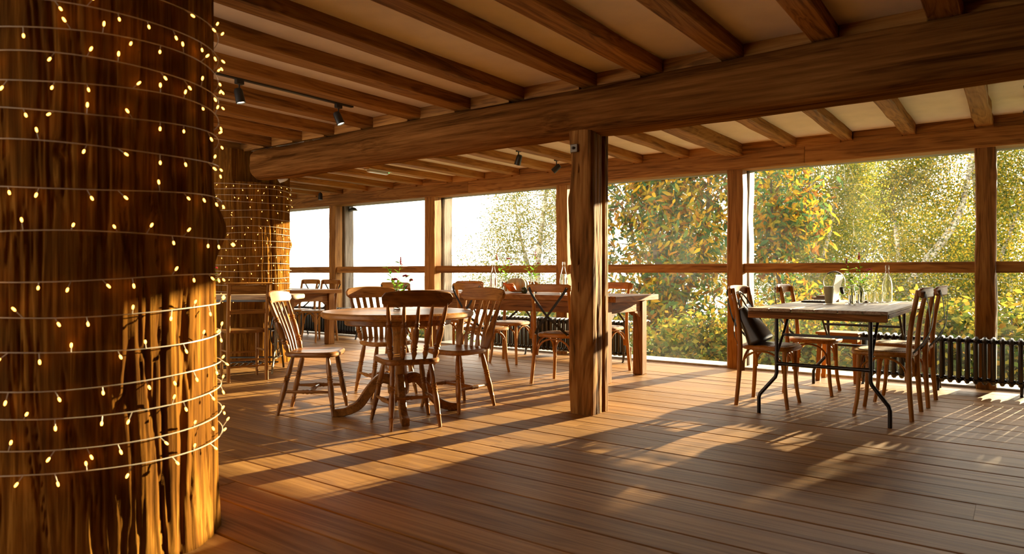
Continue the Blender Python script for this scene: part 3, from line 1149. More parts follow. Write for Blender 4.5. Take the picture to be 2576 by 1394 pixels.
m = MB(); strip(m, smooth_path([(-.175, -.232, .862), (0, -.240, .862), (.175, -.232, .862)], 4), .085, .014, (0, -.13, 1), .003); m.build('back_slat', W['X'], t)
m = MB(); box(m, -.215, .215, -.275, -.205, .912, .930, .006); m.build('top_shelf', W['X'], t)

# ================================================================== TABLES
# round pedestal table
t = thing('pedestal_table', 'round wooden pedestal table with four kitchen chairs', 'table', (-3.64, 3.53, 0))
m = MB(); slab(m, circ(.545, 64), .702, .745, .012); m.build('table_top', PINE['X'], t)
m = MB()
ap = [(.40 * (1 + .06 * math.cos(4 * 2 * math.pi * k / 64)) * math.cos(2 * math.pi * k / 64), .40 * (1 + .06 * math.cos(4 * 2 * math.pi * k / 64)) * math.sin(2 * math.pi * k / 64)) for k in range(64)]
slab(m, ap, .655, .703, .008); m.build('apron', DARKPINE['X'], t)
m = MB(); lathe(m, [(.052, .13), (.075, .15), (.078, .20), (.066, .25), (.058, .27), (.070, .285), (.062, .30), (.056, .40), (.060, .52), (.066, .535), (.058, .55), (.075, .58),
                    (.062, .60), (.085, .65), (.10, .665)], 24); m.build('pedestal', PINE['Z'], t)
for k in range(4):
    a = math.radians(-128 + 90 * k)
    d = Vector((math.cos(a), math.sin(a), 0))
    p = smooth_path([d * .055 + Vector((0, 0, .25)), d * .13 + Vector((0, 0, .255)), d * .21 + Vector((0, 0, .17)), d * .28 + Vector((0, 0, .075)), d * .37 + Vector((0, 0, .034)), d * .455 + Vector((0, 0, .027))], 5)
    m = MB(); strip(m, p, [.075 - .020 * i / (len(p) - 1) for i in range(len(p))], [.052] * len(p), (0, 0, 1), .006); m.build('claw_leg', DARKPINE['X'], t)

def farm_table(name, label, x0, x1, y0, y1, top, leg, nplank, bracket=True):
    t = thing(name, label, 'table', ((x0 + x1) / 2, (y0 + y1) / 2, 0))
    hx, hy = (x1 - x0) / 2, (y1 - y0) / 2
    th = .052
    w = 2 * hy / nplank
    for k in range(nplank):
        m = MB(); box(m, -hx + .07, hx - .07, -hy + k * w + .0012, -hy + (k + 1) * w - .0012, top - th, top, .005); m.build('top_plank', TABLEW['X'], t)
    for s in (-1, 1):
        m = MB(); box(m, min(s * hx, s * (hx - .068)), max(s * hx, s * (hx - .068)), -hy - .004, hy + .012, top - th - .002, top + .001, .005); m.build('end_board', TABLEW['Y'], t)
    i = leg + .012
    az0 = top - th - .115
    for s in (-1, 1):
        m = MB(); box(m, -hx + .11 + leg, hx - .11 - leg, min(s * (hy - .05), s * (hy - .078)), max(s * (hy - .05), s * (hy - .078)), az0, top - th - .001, .003); m.build('apron_board', TABLEW['X'], t)
        m = MB(); box(m, min(s * (hx - .13), s * (hx - .158)), max(s * (hx - .13), s * (hx - .158)), -hy + .04 + leg, hy - .04 - leg, az0, top - th - .001, .003); m.build('apron_board', TABLEW['Y'], t)
        for f in (-1, 1):
            cx, cy = s * (hx - .11 - leg / 2), f * (hy - .03 - leg / 2)
            m = MB(); box(m, cx - leg / 2, cx + leg / 2, cy - leg / 2, cy + leg / 2, 0, top - th - .001, .006); m.build('leg', TABLEW['Z'], t)
            if bracket:
                # shaped corner brackets under the aprons
                e = cy - f * leg / 2
                ol = [(e, az0), (e - f * .13, az0), (e - f * .125, az0 - .012), (e - f * .085, az0 - .018), (e - f * .055, az0 - .045), (e - f * .02, az0 - .058), (e, az0 - .058)]
                m = MB(); prism(m, ol, cx + s * .012, cx + s * .036, 'YZ'); m.build('corner_bracket', TABLEW['Y'], t)
                e = cx - s * leg / 2
                ol = [(e, az0), (e - s * .13, az0), (e - s * .125, az0 - .012), (e - s * .085, az0 - .018), (e - s * .055, az0 - .045), (e - s * .02, az0 - .058), (e, az0 - .058)]
                m = MB(); prism(m, ol, cy + f * .012, cy + f * .036, 'XZ'); m.build('corner_bracket', TABLEW['X'], t)
    return t
farm_table('farmhouse_table', 'long farmhouse table set with pumpkin, bottles and flowers', -6.05, -2.93, 5.53, 6.43, .805, .105, 5)
farm_table('farmhouse_table', 'plank table by the window half hidden behind the far trunk', -9.75, -7.83, 5.62, 6.47, .785, .105, 5)

# folding trestle table on steel legs
t = thing('folding_table', 'plank-topped folding table on bent steel tube legs with laptop and flowers', 'table', (-1.15, 6.04, 0))
HX, HY, TOP = .455, .98, .765
pw = 2 * HX / 6
for k in range(6):
    r_ = random.Random(k)
    m = MB(); box(m, -HX + k * pw + .002, -HX + (k + 1) * pw - .002, -HY + r_.uniform(-.004, .004), HY + r_.uniform(-.004, .004), TOP - .022, TOP + r_.uniform(-.001, .001), .003); m.build('top_plank', PALEW['Y'], t)
for s in (-1, 1):
    m = MB(); box(m, -HX + .002, HX - .004, min(s * HY, s * (HY - .03)), max(s * HY, s * (HY - .03)), TOP - .072, TOP - .0235, .003); m.build('edge_board', TABLEW['X'], t)
    m = MB(); box(m, min(s * HX, s * (HX - .028)), max(s * HX, s * (HX - .028)), -HY + .032, HY - .032, TOP - .050, TOP - .0235, .003); m.build('edge_board', TABLEW['Y'], t)
for f in (-1, 1):
    yl = f * .885 - (.055 if f < 0 else .185)
    for s in (-1, 1):
        xa, xb = (-.26, -.385) if s < 0 else (.345, .46)
        p = [(xa, yl, TOP - .03), (xa, yl, .30), (xa + (xb - xa) * .07, yl, .272), (xb - (xb - xa) * .07, yl, .142), (xb, yl, .115), (xb, yl, 0)]
        m = MB(); tube(m, p, .0135, 10); m.build('leg', STEEL, t)
        # folding brace: two links meeting at the brace bar
        k1 = (xa - s * .0, yl - f * .30, .555)
        m = MB(); strip(m, [(xa, yl - f * .36, TOP - .03), (xa, yl - f * .17, .565)], .018, .004, (1, 0, 0)); m.build('brace_link', STEEL, t)
        m = MB(); strip(m, [(xa, yl - f * .17, .565), (xa, yl - f * .012, .44)], .018, .004, (1, 0, 0)); m.build('brace_link', STEEL, t)
    m = MB(); strip(m, [(-.262, yl - f * .17, .565), (.347, yl - f * .17, .565)], .020, .012, (0, 0, 1)); m.build('brace_bar', STEEL, t)
    p = [(-.258, yl, .370), (-.20, yl, .370), (.285, yl, .370), (.343, yl, .370)]
    m = MB(); tube(m, p, [.017, .012, .012, .017], 10); m.build('cross_bar', STEEL, t)

# cast-iron treadle table
t = thing('treadle_table', 'thick live-edge table on a cast-iron treadle base before the far trunk', 'table', (-6.42, 4.02, 0), math.radians(42))
n = 40
ol = []
for k in range(n):
    a = 2 * math.pi * k / n
    c_, s_ = math.cos(a), math.sin(a)
    r_ = (abs(c_) ** 7 + abs(s_) ** 7) ** (-1 / 7)
    ol.append((.60 * r_ * c_ + .008 * math.sin(5 * a), .23 * r_ * s_ + .012 * math.sin(3 * a + 1)))
m = MB(); slab(m, ol, .752, .800, .010); m.build('table_top', PALEW['X'], t)
m = MB(); box(m, -.50, .40, -.20, .20, .728, .753, .003); m.build('iron_plate', IRON, t)
for s in (-.36, .36):
    # one cast end frame: outline legs, scrolls and lattice
    m = MB()
    for f in (-1, 1):
        tube(m, smooth_path([(s, f * .185, .728), (s, f * .155, .62), (s, f * .105, .48), (s, f * .125, .30), (s, f * .19, .14), (s, f * .235, .05), (s, f * .245, .012)], 5), .011, 6)
        tube(m, smooth_path([(s, f * .04, .70), (s, f * .085, .64), (s, f * .05, .58), (s, f * .018, .63), (s, f * .04, .70)], 5), .006, 5)
        tube(m, smooth_path([(s, f * .145, .70), (s, f * .12, .63), (s, f * .10, .70)], 4), .006, 5)
        tube(m, smooth_path([(s, f * .10, .47), (s, f * .03, .40), (s, f * .055, .30), (s, f * .10, .22), (s, f * .03, .16), (s, 0, .22)], 5), .007, 5)
        tube(m, smooth_path([(s, f * .015, .56), (s, f * .045, .50), (s, f * .015, .44), (s, -f * .015, .40)], 5), .006, 5)
    for z in (.73, .57, .44, .15):
        w_ = {.73: .185, .57: .135, .44: .11, .15: .185}[z]
        tube(m, [(s, -w_, z), (s, w_, z)], .008, 6)
    tube(m, [(s + .05 * math.cos(a) * 0, .05 * math.cos(a), .27 + .05 * math.sin(a)) for a in [2 * math.pi * k / 14 for k in range(15)]], .006, 5)
    m.build('cast_iron_frame', flat('gilded_iron', (.16, .115, .055), rough=.42, metal=.5, noise=.3) if s > 0 else IRON, t)
m = MB(); tube(m, [(-.36, 0, .44), (.36, 0, .44)], .010, 6); tube(m, [(-.36, .02, .15), (.36, .02, .15)], .010, 6); m.build('tie_rod', IRON, t)
m = MB()
for k in range(7):
    tube(m, [(-.18 + k * .06, -.13, .075), (-.18 + k * .06, .15, .095)], .006, 5)
tube(m, [(-.20, -.13, .075), (.20, -.13, .075)], .009, 6); tube(m, [(-.20, .15, .095), (.20, .15, .095)], .009, 6)
tube(m, [(-.36, .02, .10), (.36, .02, .10)], .008, 6)
m.build('treadle_plate', IRON, t)
m = MB(); tube(m, [(.30, .10 + .15 * math.cos(a), .42 + .15 * math.sin(a)) for a in [2 * math.pi * k / 28 for k in range(29)]], .009, 6)
for k in range(4):
    a = math.pi * k / 4
    tube(m, [(.30, .10 + .15 * math.cos(a), .42 + .15 * math.sin(a)), (.30, .10 - .15 * math.cos(a), .42 - .15 * math.sin(a))], .005, 5)
m.build('drive_wheel', IRON, t)

# small stool by the window
t = thing('wooden_stool', 'small square wooden stool between folding table and window', 'stool', (-1.385, 7.10, 0))
m = MB(); box(m, -.185, .185, -.135, .135, .438, .462, .004); m.build('seat', HONEY['X'], t)
for s in (-1, 1):
    m = MB(); box(m, -.165, .165, s * .115 - .009, s * .115 + .009, .37, .4385, .002); m.build('apron_board', HONEY['X'], t)
    m = MB(); box(m, s * .155 - .009, s * .155 + .009, -.10, .10, .37, .4385, .002); m.build('apron_board', HONEY['Y'], t)
    for f in (-1, 1):
        m = MB(); strip(m, [(s * .148, f * .108, .438), (s * .165, f * .118, 0)], .040, .034, (1, 0, 0), .003); m.build('leg', HONEY['Z'], t)
m = MB(); box(m, -.15, .15, -.012, .012, .10, .13, .002); m.build('stretcher', HONEY['X'], t)

# ================================================================== RADIATORS
sec = MB()
for y in (-.055, 0, .055):
    tube(sec, [(0, y, .085), (0, y, .10), (0, y, .44), (0, y, .455)], [.012, .0175, .0175, .012], 8, up=(1, 0, 0))
for z, sg in ((.440, 1), (.100, -1)):
    tube(sec, smooth_path([(0, -.072, z - sg * .012), (0, -.055, z + sg * .012), (0, 0, z + sg * .016), (0, .055, z + sg * .012), (0, .072, z - sg * .012)], 3), .0185, 7, up=(1, 0, 0))
for z in (.435, .105):
    tube(sec, [(-.0305, 0, z), (-.018, 0, z), (.018, 0, z), (.0305, 0, z)], [.017, .023, .023, .017], 8)
SEC = sec.mesh('column', IRON)
def radiator(label, x0, n, y, valve=None):
    t = thing('column_radiator', label, 'radiator', (x0, y, 0), 0, 'cast-iron radiators under the windows')
    for k in range(n):
        link('column', SEC, t, (k * .0615, 0, 0))
    L_ = (n - 1) * .0615
    for fx in [0] + [L_ * q for q in (.33, .66) if n > 20] + [L_]:
        for f in (-1, 1):
            m = MB(); tube(m, smooth_path([(fx, f * .05, .10), (fx, f * .062, .06), (fx, f * .075, .012), (fx, f * .082, .0)], 3), [.016, .016, .015, .014, .013, .012, .012, .013, .014, .015][:10], 7); m.build('foot', IRON, t)
    if valve:
        m = MB(); tube(m, [(valve, 0, .105), (valve + .06 * (1 if valve > 0 else -1), 0, .105)], .012, 8)
        vx = valve + .06 * (1 if valve > 0 else -1)
        tube(m, [(vx, 0, 0), (vx, 0, .14)], .009, 8); tube(m, [(vx, 0, .13), (vx, 0, .175)], [.014, .017], 10)
        m.build('valve', CHROME, t)
radiator('black column radiator at the right end of the window wall', -1.17, 30, 7.10)
radiator('black column radiator behind the long table', -5.66, 34, 7.10, .0615 * 33)
radiator('black column radiator farthest away, behind the plank table', -10.2, 34, 7.10, .0615 * 33)

# ================================================================== THINGS ON THE TABLES
leaf_mb = MB()
leaf_mb.add([(0, 0, 0), (.17, .35, .05), (.15, .65, .03), (0, 1, -.10), (-.15, .65, .03), (-.17, .35, .05), (0, .35, 0), (0, .65, -.02)],
            [(0, 1, 6), (6, 1, 2, 7), (7, 2, 3), (0, 6, 5), (6, 7, 4, 5), (7, 3, 4)])
LEAF_ME = leaf_mb.mesh('leaf', VASE_L)
def orient(d, roll=0.0):
    d = Vector(d).normalized()
    q = d.to_track_quat('Y', 'Z')
    return (q @ Matrix.Rotation(roll, 3, 'Y').to_quaternion()).to_euler()

def glass_vessel(name, label, cat, x, y, z, prof_out, wall, group=None, water=None):
    t = thing(name, label, cat, (x, y, z), 0, group)
    inner = [(max(r - wall, 0.0005), max(h, wall * 1.6)) for r, h in prof_out]
    prof = [(0.0003, 0)] + prof_out + inner[::-1] + [(0.0003, wall * 1.6)]
    m = MB(); lathe(m, prof, 20, closed=False); m.build('glass_body', GLASS, t)
    if water:
        w = [(r * .985, max(h, wall * 1.6 + .0006)) for r, h in inner if h < water]
        rr = w[-1][0]
        m = MB(); lathe(m, [(0.0003, wall * 1.6 + .0006)] + w + [(rr, water), (0.0003, water)], 20); m.build('water', WATER, t)
    return t
BOT = [(.036, 0), (.0395, .006), (.040, .03), (.040, .135), (.037, .165), (.029, .205), (.020, .240), (.0155, .265), (.0145, .295), (.0165, .298), (.0165, .305), (.0145, .308), (.0160, .312), (.0160, .322)]
VAS = [(.024, 0), (.027, .005), (.0275, .02), (.0275, .085), (.025, .100), (.018, .120), (.0165, .138), (.0185, .142), (.0185, .152)]
TUM = [(.026, 0), (.028, .004), (.030, .02), (.035, .060), (.039, .090)]

def sprig(label, x, y, z, stems, group):
    """stems: (lean_x, lean_y, length, leaves, head) rooted in a vase"""
    t = thing('flower_sprig', label, 'flowers', (x, y, z), 0, group)
    for i, (lx, ly, ln, nl, head, hs) in enumerate(stems):
        r = random.Random(hash((round(x * 100), i)) & 0xffff)
        p = smooth_path([(-lx * .05, -ly * .05, .012), (lx * .12, ly * .12, ln * .33), (lx * .45, ly * .45, ln * .66), (lx, ly, ln)], 5)
        m = MB(); tube(m, p, [.0024 - .0012 * k / (len(p) - 1) for k in range(len(p))], 5); st = m.build('stem', VASE_L, t)
        for k in range(nl):
            u = .48 + .50 * k / max(1, nl - 1) if nl > 1 else .8
            q = p[min(len(p) - 1, int(u * (len(p) - 1)))]
            a = k * 2.4 + r.uniform(-.4, .4)
            s = r.uniform(.055, .085) * (1.15 - .45 * k / nl)
            o = link('leaf', LEAF_ME, st, q, orient((math.cos(a), math.sin(a), r.uniform(.1, .9)), r.uniform(-.5, .5)))
            o.scale = (s * .9, s, s)
        if head:
            m = MB()
            tip = p[-1]
            if head == 'spike':
                for k in range(34):
                    h = r.random()
                    c = tip + Vector((r.gauss(0, .006) * (1.2 - h), r.gauss(0, .006) * (1.2 - h), -.045 + h * .075)) * hs
                    lathe(m, [(0, -.004), (.004, 0), (.003, .005), (0, .008)], 5, Matrix.Translation(c) @ Matrix.Rotation(r.uniform(-.6, .6), 4, 'X') @ Matrix.Rotation(r.uniform(-.6, .6), 4, 'Y'))
            else:
                for k in range(60):
                    a, d = r.uniform(0, 6.28), math.sqrt(r.random()) * .034
                    c = tip + Vector((d * math.cos(a), d * math.sin(a), .010 - d * .35 + r.gauss(0, .004))) * hs
                    lathe(m, [(0, -.004), (.0042, 0), (.0034, .004), (0, .006)], 5, Matrix.Translation(c))
            m.build('flower_head', RED if head == 'crimson' else PINK, st)
    return t

# round table
ZR = .745
glass_vessel('glass_vase', 'small clear bottle vase on the round table', 'vase', -3.79, 3.66, ZR, VAS, .0022, 'small bottle vases', .07)
sprig('leafy sprig with crimson flowers on the round table', -3.79, 3.66, ZR, [(-.07, -.06, .36, 9, None, 1), (.02, .02, .37, 8, 'spike', .8), (.06, .03, .25, 4, 'crimson', .6), (.02, -.04, .225, 4, 'crimson', .6), (.10, .05, .22, 2, 'crimson', .35)], 'flowers in bottle vases')
# long table
ZL = .806
glass_vessel('glass_bottle', 'clear glass bottle on the long table, left of the pumpkin', 'bottle', -4.56, 5.83, ZL, BOT, .003, 'tall clear bottles', .20)
glass_vessel('glass_bottle', 'clear glass bottle on the long table beside the bolted post', 'bottle', -3.69, 5.86, ZL, BOT, .003, 'tall clear bottles', .20)
glass_vessel('glass_vase', 'small clear bottle vase left of the white pumpkin', 'vase', -4.36, 5.72, ZL, VAS, .0022, 'small bottle vases', .07)
glass_vessel('glass_vase', 'small clear bottle vase right of the white pumpkin', 'vase', -4.03, 5.80, ZL, VAS, .0022, 'small bottle vases', .07)
sprig('pink-flowered sprig left of the white pumpkin', -4.36, 5.72, ZL, [(-.05, -.03, .38, 8, 'spike', .8), (.05, .04, .36, 8, 'umbel', .6), (.08, .05, .30, 3, 'umbel', .35)], 'flowers in bottle vases')
sprig('pink-flowered sprig right of the white pumpkin', -4.03, 5.80, ZL, [(.02, .02, .40, 7, 'spike', .9), (-.07, -.05, .33, 8, None, 1), (.05, .03, .31, 4, 'umbel', .4)], 'flowers in bottle vases')
for k, (x, y) in enumerate(((-3.62, 5.99), (-3.58, 5.90))):
    glass_vessel('drinking_glass', ['clear tumbler on the long table behind the bottle at the post', 'clear tumbler on the long table touching the bolted post in view'][k], 'glass', x, y, ZL, TUM, .0025, 'clear tumblers')

def ribbed(name, label, cat, x, y, z, rx, h, ribs, depth, mat, stem_h=.02, rot=(0, 0, 0), prof=None):
    t = thing(name, label, cat, (x, y, z))
    t.rotation_euler = rot
    m = MB()
    nr, n = 14, ribs * 6
    vs, fs = [], []
    for i in range(nr + 1):
        ph = math.pi * i / nr
        for k in range(n):
            a = 2 * math.pi * k / n
            rr = rx * math.sin(ph) ** .8 * (1 - depth * abs(math.cos(a * ribs / 2)) ** 6)
            zz = h / 2 - h / 2 * math.cos(ph)
            if prof:
                rr = prof(i / nr) * (1 - depth * abs(math.cos(a * ribs / 2)) ** 6)
                zz = h * i / nr
            dent = (1 - min(1, rr / (rx * .35))) * h * .10 if not prof else 0
            vs.append((rr * math.cos(a), rr * math.sin(a), zz - (dent if i > nr / 2 else -dent)))
    for i in range(nr):
        for k in range(n):
            k2 = (k + 1) % n
            fs.append((i * n + k, i * n + k2, (i + 1) * n + k2, (i + 1) * n + k))
    m.add(vs, fs); m.build('body', mat, t)
    m = MB(); tube(m, smooth_path([(0, 0, h * (.86 if not prof else .97)), (.002, .002, h + stem_h * .4), (.006, .003, h + stem_h)], 4), .006, 7); m.build('stem', BARK, t)
    return t
ribbed('pumpkin', 'large white ribbed pumpkin on the long table', 'pumpkin', -4.31, 5.93, ZL, .122, .165, 11, .10, flat('pale_pumpkin_skin', (.50, .42, .27), .45, noise=.12, nscale=14), .012)
og = flat('orange_gourd_skin', (.72, .17, .015), .35, noise=.15, nscale=20)
dg = flat('dark_green_gourd_skin', (.035, .045, .018), .3, noise=.4, nscale=24)
ribbed('gourd', 'orange swan-necked gourd lying against the pumpkin', 'gourd', -4.16, 5.70, ZL + .036, .04, .155, 8, .10, og, .012, (math.radians(62), 0, math.radians(-52)),
       prof=lambda u: .001 + (.044 * math.sin(min(1, u / .55) * math.pi * .62) if u < .5 else max(.0105, .0405 - (u - .5) * .10)) * min(1, (u + .02) * 6) * (1 if u < .96 else .5))
ribbed('gourd', 'left one of two dark green gourds before the pumpkin', 'gourd', -4.105, 5.76, ZL, .036, .068, 9, .06, dg, .006)
ribbed('gourd', 'right one of two dark green gourds before the pumpkin', 'gourd', -4.055, 5.865, ZL, .037, .070, 9, .06, dg, .006)

# treadle table
glass_vessel('glass_vase', 'clear bottle vase at the left end of the treadle table', 'vase', -6.60, 3.80, .80, VAS, .0022, 'small bottle vases')
sprig('sprig of greenery on the treadle table beside the foreground trunk', -6.60, 3.80, .80, [(.03, .02, .27, 6, 'crimson', .5), (-.03, .01, .25, 6, None, 1), (.0, -.03, .22, 5, None, 1)], 'flowers in bottle vases')

# folding table
ZF = .767
t = thing('travel_cup', 'sage green travel cup on the folding table', 'cup', (-1.27, 6.10, ZF))
cm = flat('sage_enamel', (.46, .46, .30), .45, noise=.05)
m = MB(); lathe(m, [(.026, 0), (.0275, .003), (.0385, .136), (.0385, .139), (.0365, .139), (.0260, .006), (.0003, .006)], 28); m.build('body', cm, t)
m = MB(); lathe(m, [(.0003, .124), (.0352, .124), (.0375, .1395), (.0390, .1395), (.0390, .143), (.0003, .1435)], 28); m.build('rim_lid', CHROME, t)
# laptop
t = thing('laptop', 'open laptop with pale lid on the folding table', 'laptop', (-1.30, 6.24, ZF))
lap = flat('pale_laptop_shell', (.60, .57, .53), .35, metal=.2, noise=.03)
m = MB(); box(m, -.222, .0, 0, .305, .001, .014, .003); m.build('base', BLACKPL, t)
M_ = Matrix.Translation((.002, 0, .012)) @ Matrix.Rotation(math.radians(12), 4, 'Y')
m = MB(); box(m, .0, .007, 0, .305, 0, .228, .003, M_); lid = m.build('lid', lap, t)
m = MB(); box(m, -.0012, .0002, .008, .297, .012, .218, 0, M_); m.build('screen', flat('dark_screen', (.02, .02, .025), .15), lid)
m = MB()
for k in range(11):
    for j in range(5):
        box(m, -.165 + j * .021, -.147 + j * .021, .016 + k * .025, .038 + k * .025, .0138, .0158)
m.build('keys', BLACKPL, t)
# headphones hung over the lid corner
t = thing('headphones', 'black headphones with white band hung over the laptop lid', 'headphones', (-1.262, 6.255, .945))
R_ = .084
arc = [(R_ * math.cos(a), 0, R_ * 1.05 * math.sin(a)) for a in [math.radians(-32 + 244 * k / 26) for k in range(27)]]
m = MB(); strip(m, arc, .016, .0045, (0, 1, 0), .0012); m.build('headband', flat('white_band', (.62, .60, .57), .35), t)
arc2 = [(R_ * .93 * math.cos(a), 0, R_ * .98 * math.sin(a)) for a in [math.radians(50 + 80 * k / 14) for k in range(15)]]
m = MB(); strip(m, arc2, .020, .006, (0, 1, 0), .002); m.build('band_pad', BLACKPL, t)
for s in (-1, 1):
    m = MB(); lathe(m, [(.0003, -.012), (.024, -.012), (.029, -.006), (.029, .006), (.024, .012), (.0003, .012)], 20,
                    Matrix.Translation((s * .062, 0, -.072)) @ Matrix.Rotation(math.radians(90 - s * 12), 4, 'Y') @ Matrix.Scale(1.15, 4, (1, 0, 0)))
    m.build('ear_cup', BLACKPL, t)
    m = MB(); tube(m, [(s * .071, 0, -.046), (s * .068, 0, -.058)], .005, 6); m.build('hinge', CHROME, t)
# books
def book(name, label, x, y, z, w, d, h, rz, mat):
    t = thing(name, label, 'notebook', (x, y, z), rz, 'notebooks on the folding table')
    m = MB(); box(m, -w / 2, w / 2, -d / 2, d / 2, 0, .0025, .0008); box(m, -w / 2, w / 2, -d / 2, d / 2, h - .0025, h, .0008); box(m, -w / 2, -w / 2 + .003, -d / 2, d / 2, .0025, h - .0025); m.build('cover', mat, t)
    m = MB(); box(m, -w / 2 + .003, w / 2 - .003, -d / 2 + .003, d / 2 - .003, .0026, h - .0026); m.build('pages', flat('paper_pages', (.55, .50, .40), .9), t)
bn = flat('brown_notebook_cover', (.14, .065, .03), .6, noise=.5, nscale=160)
on = flat('tan_notebook_cover', (.36, .17, .07), .6, noise=.1)
book('notebook', 'tan notebook at the bottom of the pile left of the cup', -1.40, 6.66, ZF, .21, .15, .018, .1, on)
book('notebook', 'brown patterned notebook in the middle of the pile left of the cup', -1.41, 6.66, ZF + .0182, .21, .15, .016, .0, bn)
book('notebook', 'small brown patterned notebook on top of the pile left of the cup', -1.39, 6.66, ZF + .0344, .17, .13, .016, -.08, bn)
book('notebook', 'dark notebook lying right of the laptop', -1.13, 6.56, ZF, .14, .20, .014, .2, BLACKPL)
glass_vessel('glass_vase', 'nearer small bottle vase on the folding table', 'vase', -1.075, 5.985, ZF, VAS, .0022, 'small bottle vases', .075)
glass_vessel('glass_vase', 'farther small bottle vase on the folding table', 'vase', -1.075, 6.36, ZF, VAS, .0022, 'small bottle vases', .075)
sprig('leafy upright sprig with a pale pink tip on the folding table', -1.075, 5.985, ZF, [(-.04, .0, .345, 13, 'spike', .6), (.0, .02, .20, 4, None, 1)], 'flowers in bottle vases')
sprig('flat pink flower heads on the folding table', -1.075, 6.36, ZF, [(-.015, .0, .40, 6, 'spike', .8), (-.03, -.03, .285, 3, 'umbel', .75), (.055, .02, .275, 4, 'umbel', .95), (.01, .03, .20, 4, None, 1)], 'flowers in bottle vases')
glass_vessel('drinking_glass', 'left clear tumbler on the folding table, next to the vases', 'glass', -1.03, 6.56, ZF, TUM, .0025, 'clear tumblers')
glass_vessel('drinking_glass', 'right clear tumbler on the folding table, next to the bottle', 'glass', -.985, 6.66, ZF, TUM, .0025, 'clear tumblers')
glass_vessel('glass_bottle', 'clear glass bottle on the folding table', 'bottle', -.93, 6.72, ZF, BOT, .003, 'tall clear bottles')

# leather bag on the chair
t = thing('leather_bag', 'black leather handbag leaning on the chair back', 'bag', (-1.63, 5.50, .468), 0)
t.rotation_euler = (0, math.radians(-27), math.radians(4))
nz, n = 16, 36
vs, fs = [], []
for i in range(nz + 1):
    u = i / nz
    hx = (.082 * (1 - .50 * u)) * (min(1, .75 + u * 4) if u < .1 else 1)
    hy = (.175 * (1 - .16 * u)) * (min(1, .90 + u * 2) if u < .1 else 1)
    z = .004 + .318 * u - (.020 * math.sin(u * math.pi) * 0)
    for k in range(n):
        a = 2 * math.pi * k / n
        c_, s_ = math.cos(a), math.sin(a)
        r_ = (abs(c_) ** 4 + abs(s_) ** 4) ** -.25
        sag = .012 * math.sin(3 * a + u * 4) * u * (1 - u) * 2
        vs.append((hx * r_ * c_ + sag, hy * r_ * s_, z - .030 * u * (abs(s_) ** 2)))
for i in range(nz):
    for k in range(n):
        k2 = (k + 1) % n
        fs.append((i * n + k, i * n + k2, (i + 1) * n + k2, (i + 1) * n + k))
fs.append(tuple(range(n))[::-1]); fs.append(tuple(nz * n + k for k in range(n)))
m = MB(); m.add(vs, fs); m.build('body', LEATHER, t, 1.0)
for s in (-1, 1):
    m = MB(); tube(m, smooth_path([(s * .042, -.075, .24), (s * .040, -.075, .32), (s * .030, -.058, .405), (s * .024, 0, .440), (s * .030, .058, .405), (s * .040, .075, .32), (s * .042, .075, .24)], 4), .0062, 7); m.build('handle', LEATHER, t)
    for y in (-.075, .075):
        m = MB(); box(m, s * .058 - .008, s * .058 + .004, y - .012, y + .012, .13, .25, .002); m.build('strap_tab', LEATHER, t)
m = MB(); tube(m, [(0, -.13, .302), (0, 0, .324), (0, .13, .302)], .004, 6); m.build('zip', CHROME, t)

# ================================================================== LIGHT FITTINGS
def spot(root, y, aim):
    m = MB(); box(m, -.018, .018, y - .03, y + .03, -.052, -.018, .003); m.build('adapter', BLACKPL, root)
    m = MB(); tube(m, [(0, y, -.05), (0, y, -.105)], .006, 7); m.build('arm', BLACKPL, root)
    q = Vector(aim).normalized().to_track_quat('-Z', 'Y').to_matrix().to_4x4()
    M_ = Matrix.Translation((0, y, -.135)) @ q
    m = MB(); lathe(m, [(.0003, .055), (.024, .052), (.031, .035), (.034, -.055), (.031, -.055), (.027, -.040), (.0003, -.040)], 18, M_); sh = m.build('lamp_shade', BLACKPL, root)
    m = MB(); lathe(m, [(.0003, -.046), (.0275, -.046), (.0275, -.0415), (.0003, -.0415)], 18, M_); m.build('lamp_face', LAMP_M, sh)
    ld = bpy.data.lights.new('spot_beam', 'SPOT')
    ld.energy = 5.0
    ld.color = (1, .72, .40)
    ld.spot_size = math.radians(60)
    ld.spot_blend = .6
    ld.shadow_soft_size = .02
    lo = link('spot_beam', ld, sh)
    lo.matrix_local = Matrix.Translation((0, y, -.135)) @ q @ Matrix.Translation((0, 0, -.062))
def track(label, x, y0, y1, z, spots, rail=True):
    t = thing('track_light', label, 'spotlights', (x, 0, z - .003))
    if rail:
        m = MB(); box(m, -.017, .017, y0, y1, -.019, 0, .002); m.build('track', BLACKPL, t)
    for y, aim in spots:
        spot(t, y, aim)
track('black track with two spotlights on the near ceiling beside the foreground trunk', -4.60, 1.2, 3.92, 2.455, [(2.86, (.15, .15, -1)), (3.77, (.35, .25, -1))])
track('black track with two spotlights on the window-side ceiling by the bolted post', -4.33, 5.80, 6.90, 2.372, [(5.97, (-.5, .2, -1)), (6.72, (-.9, -.3, -.8))])
track('single black spotlight near the header beam by the far trunk', -8.93, 6.9, 7.02, 2.372, [(6.96, (0, 0, -1))])
track('black track with two spotlights at the right edge of the picture', .06, 5.30, 6.80, 2.372, [(5.72, (.6, -.2, -1)), (6.62, (.6, -.1, -1))])
t = thing('emergency_light', 'flat emergency light batten with green diode under a rafter', 'lamp', (-6.43, 5.72, 2.296))
m = MB(); box(m, -.05, .05, -.02, .36, -.012, 0, .002); m.build('housing', flat('white_plastic', (.62, .60, .56), .5), t)
m = MB(); box(m, -.032, .032, .0, .33, -.040, -.0125, .010); m.build('diffuser', flat('frosted_plastic', (.55, .55, .55), .3), t)
m = MB(); box(m, -.006, .006, .335, .347, -.018, -.0125); m.build('diode', LED_M, t)
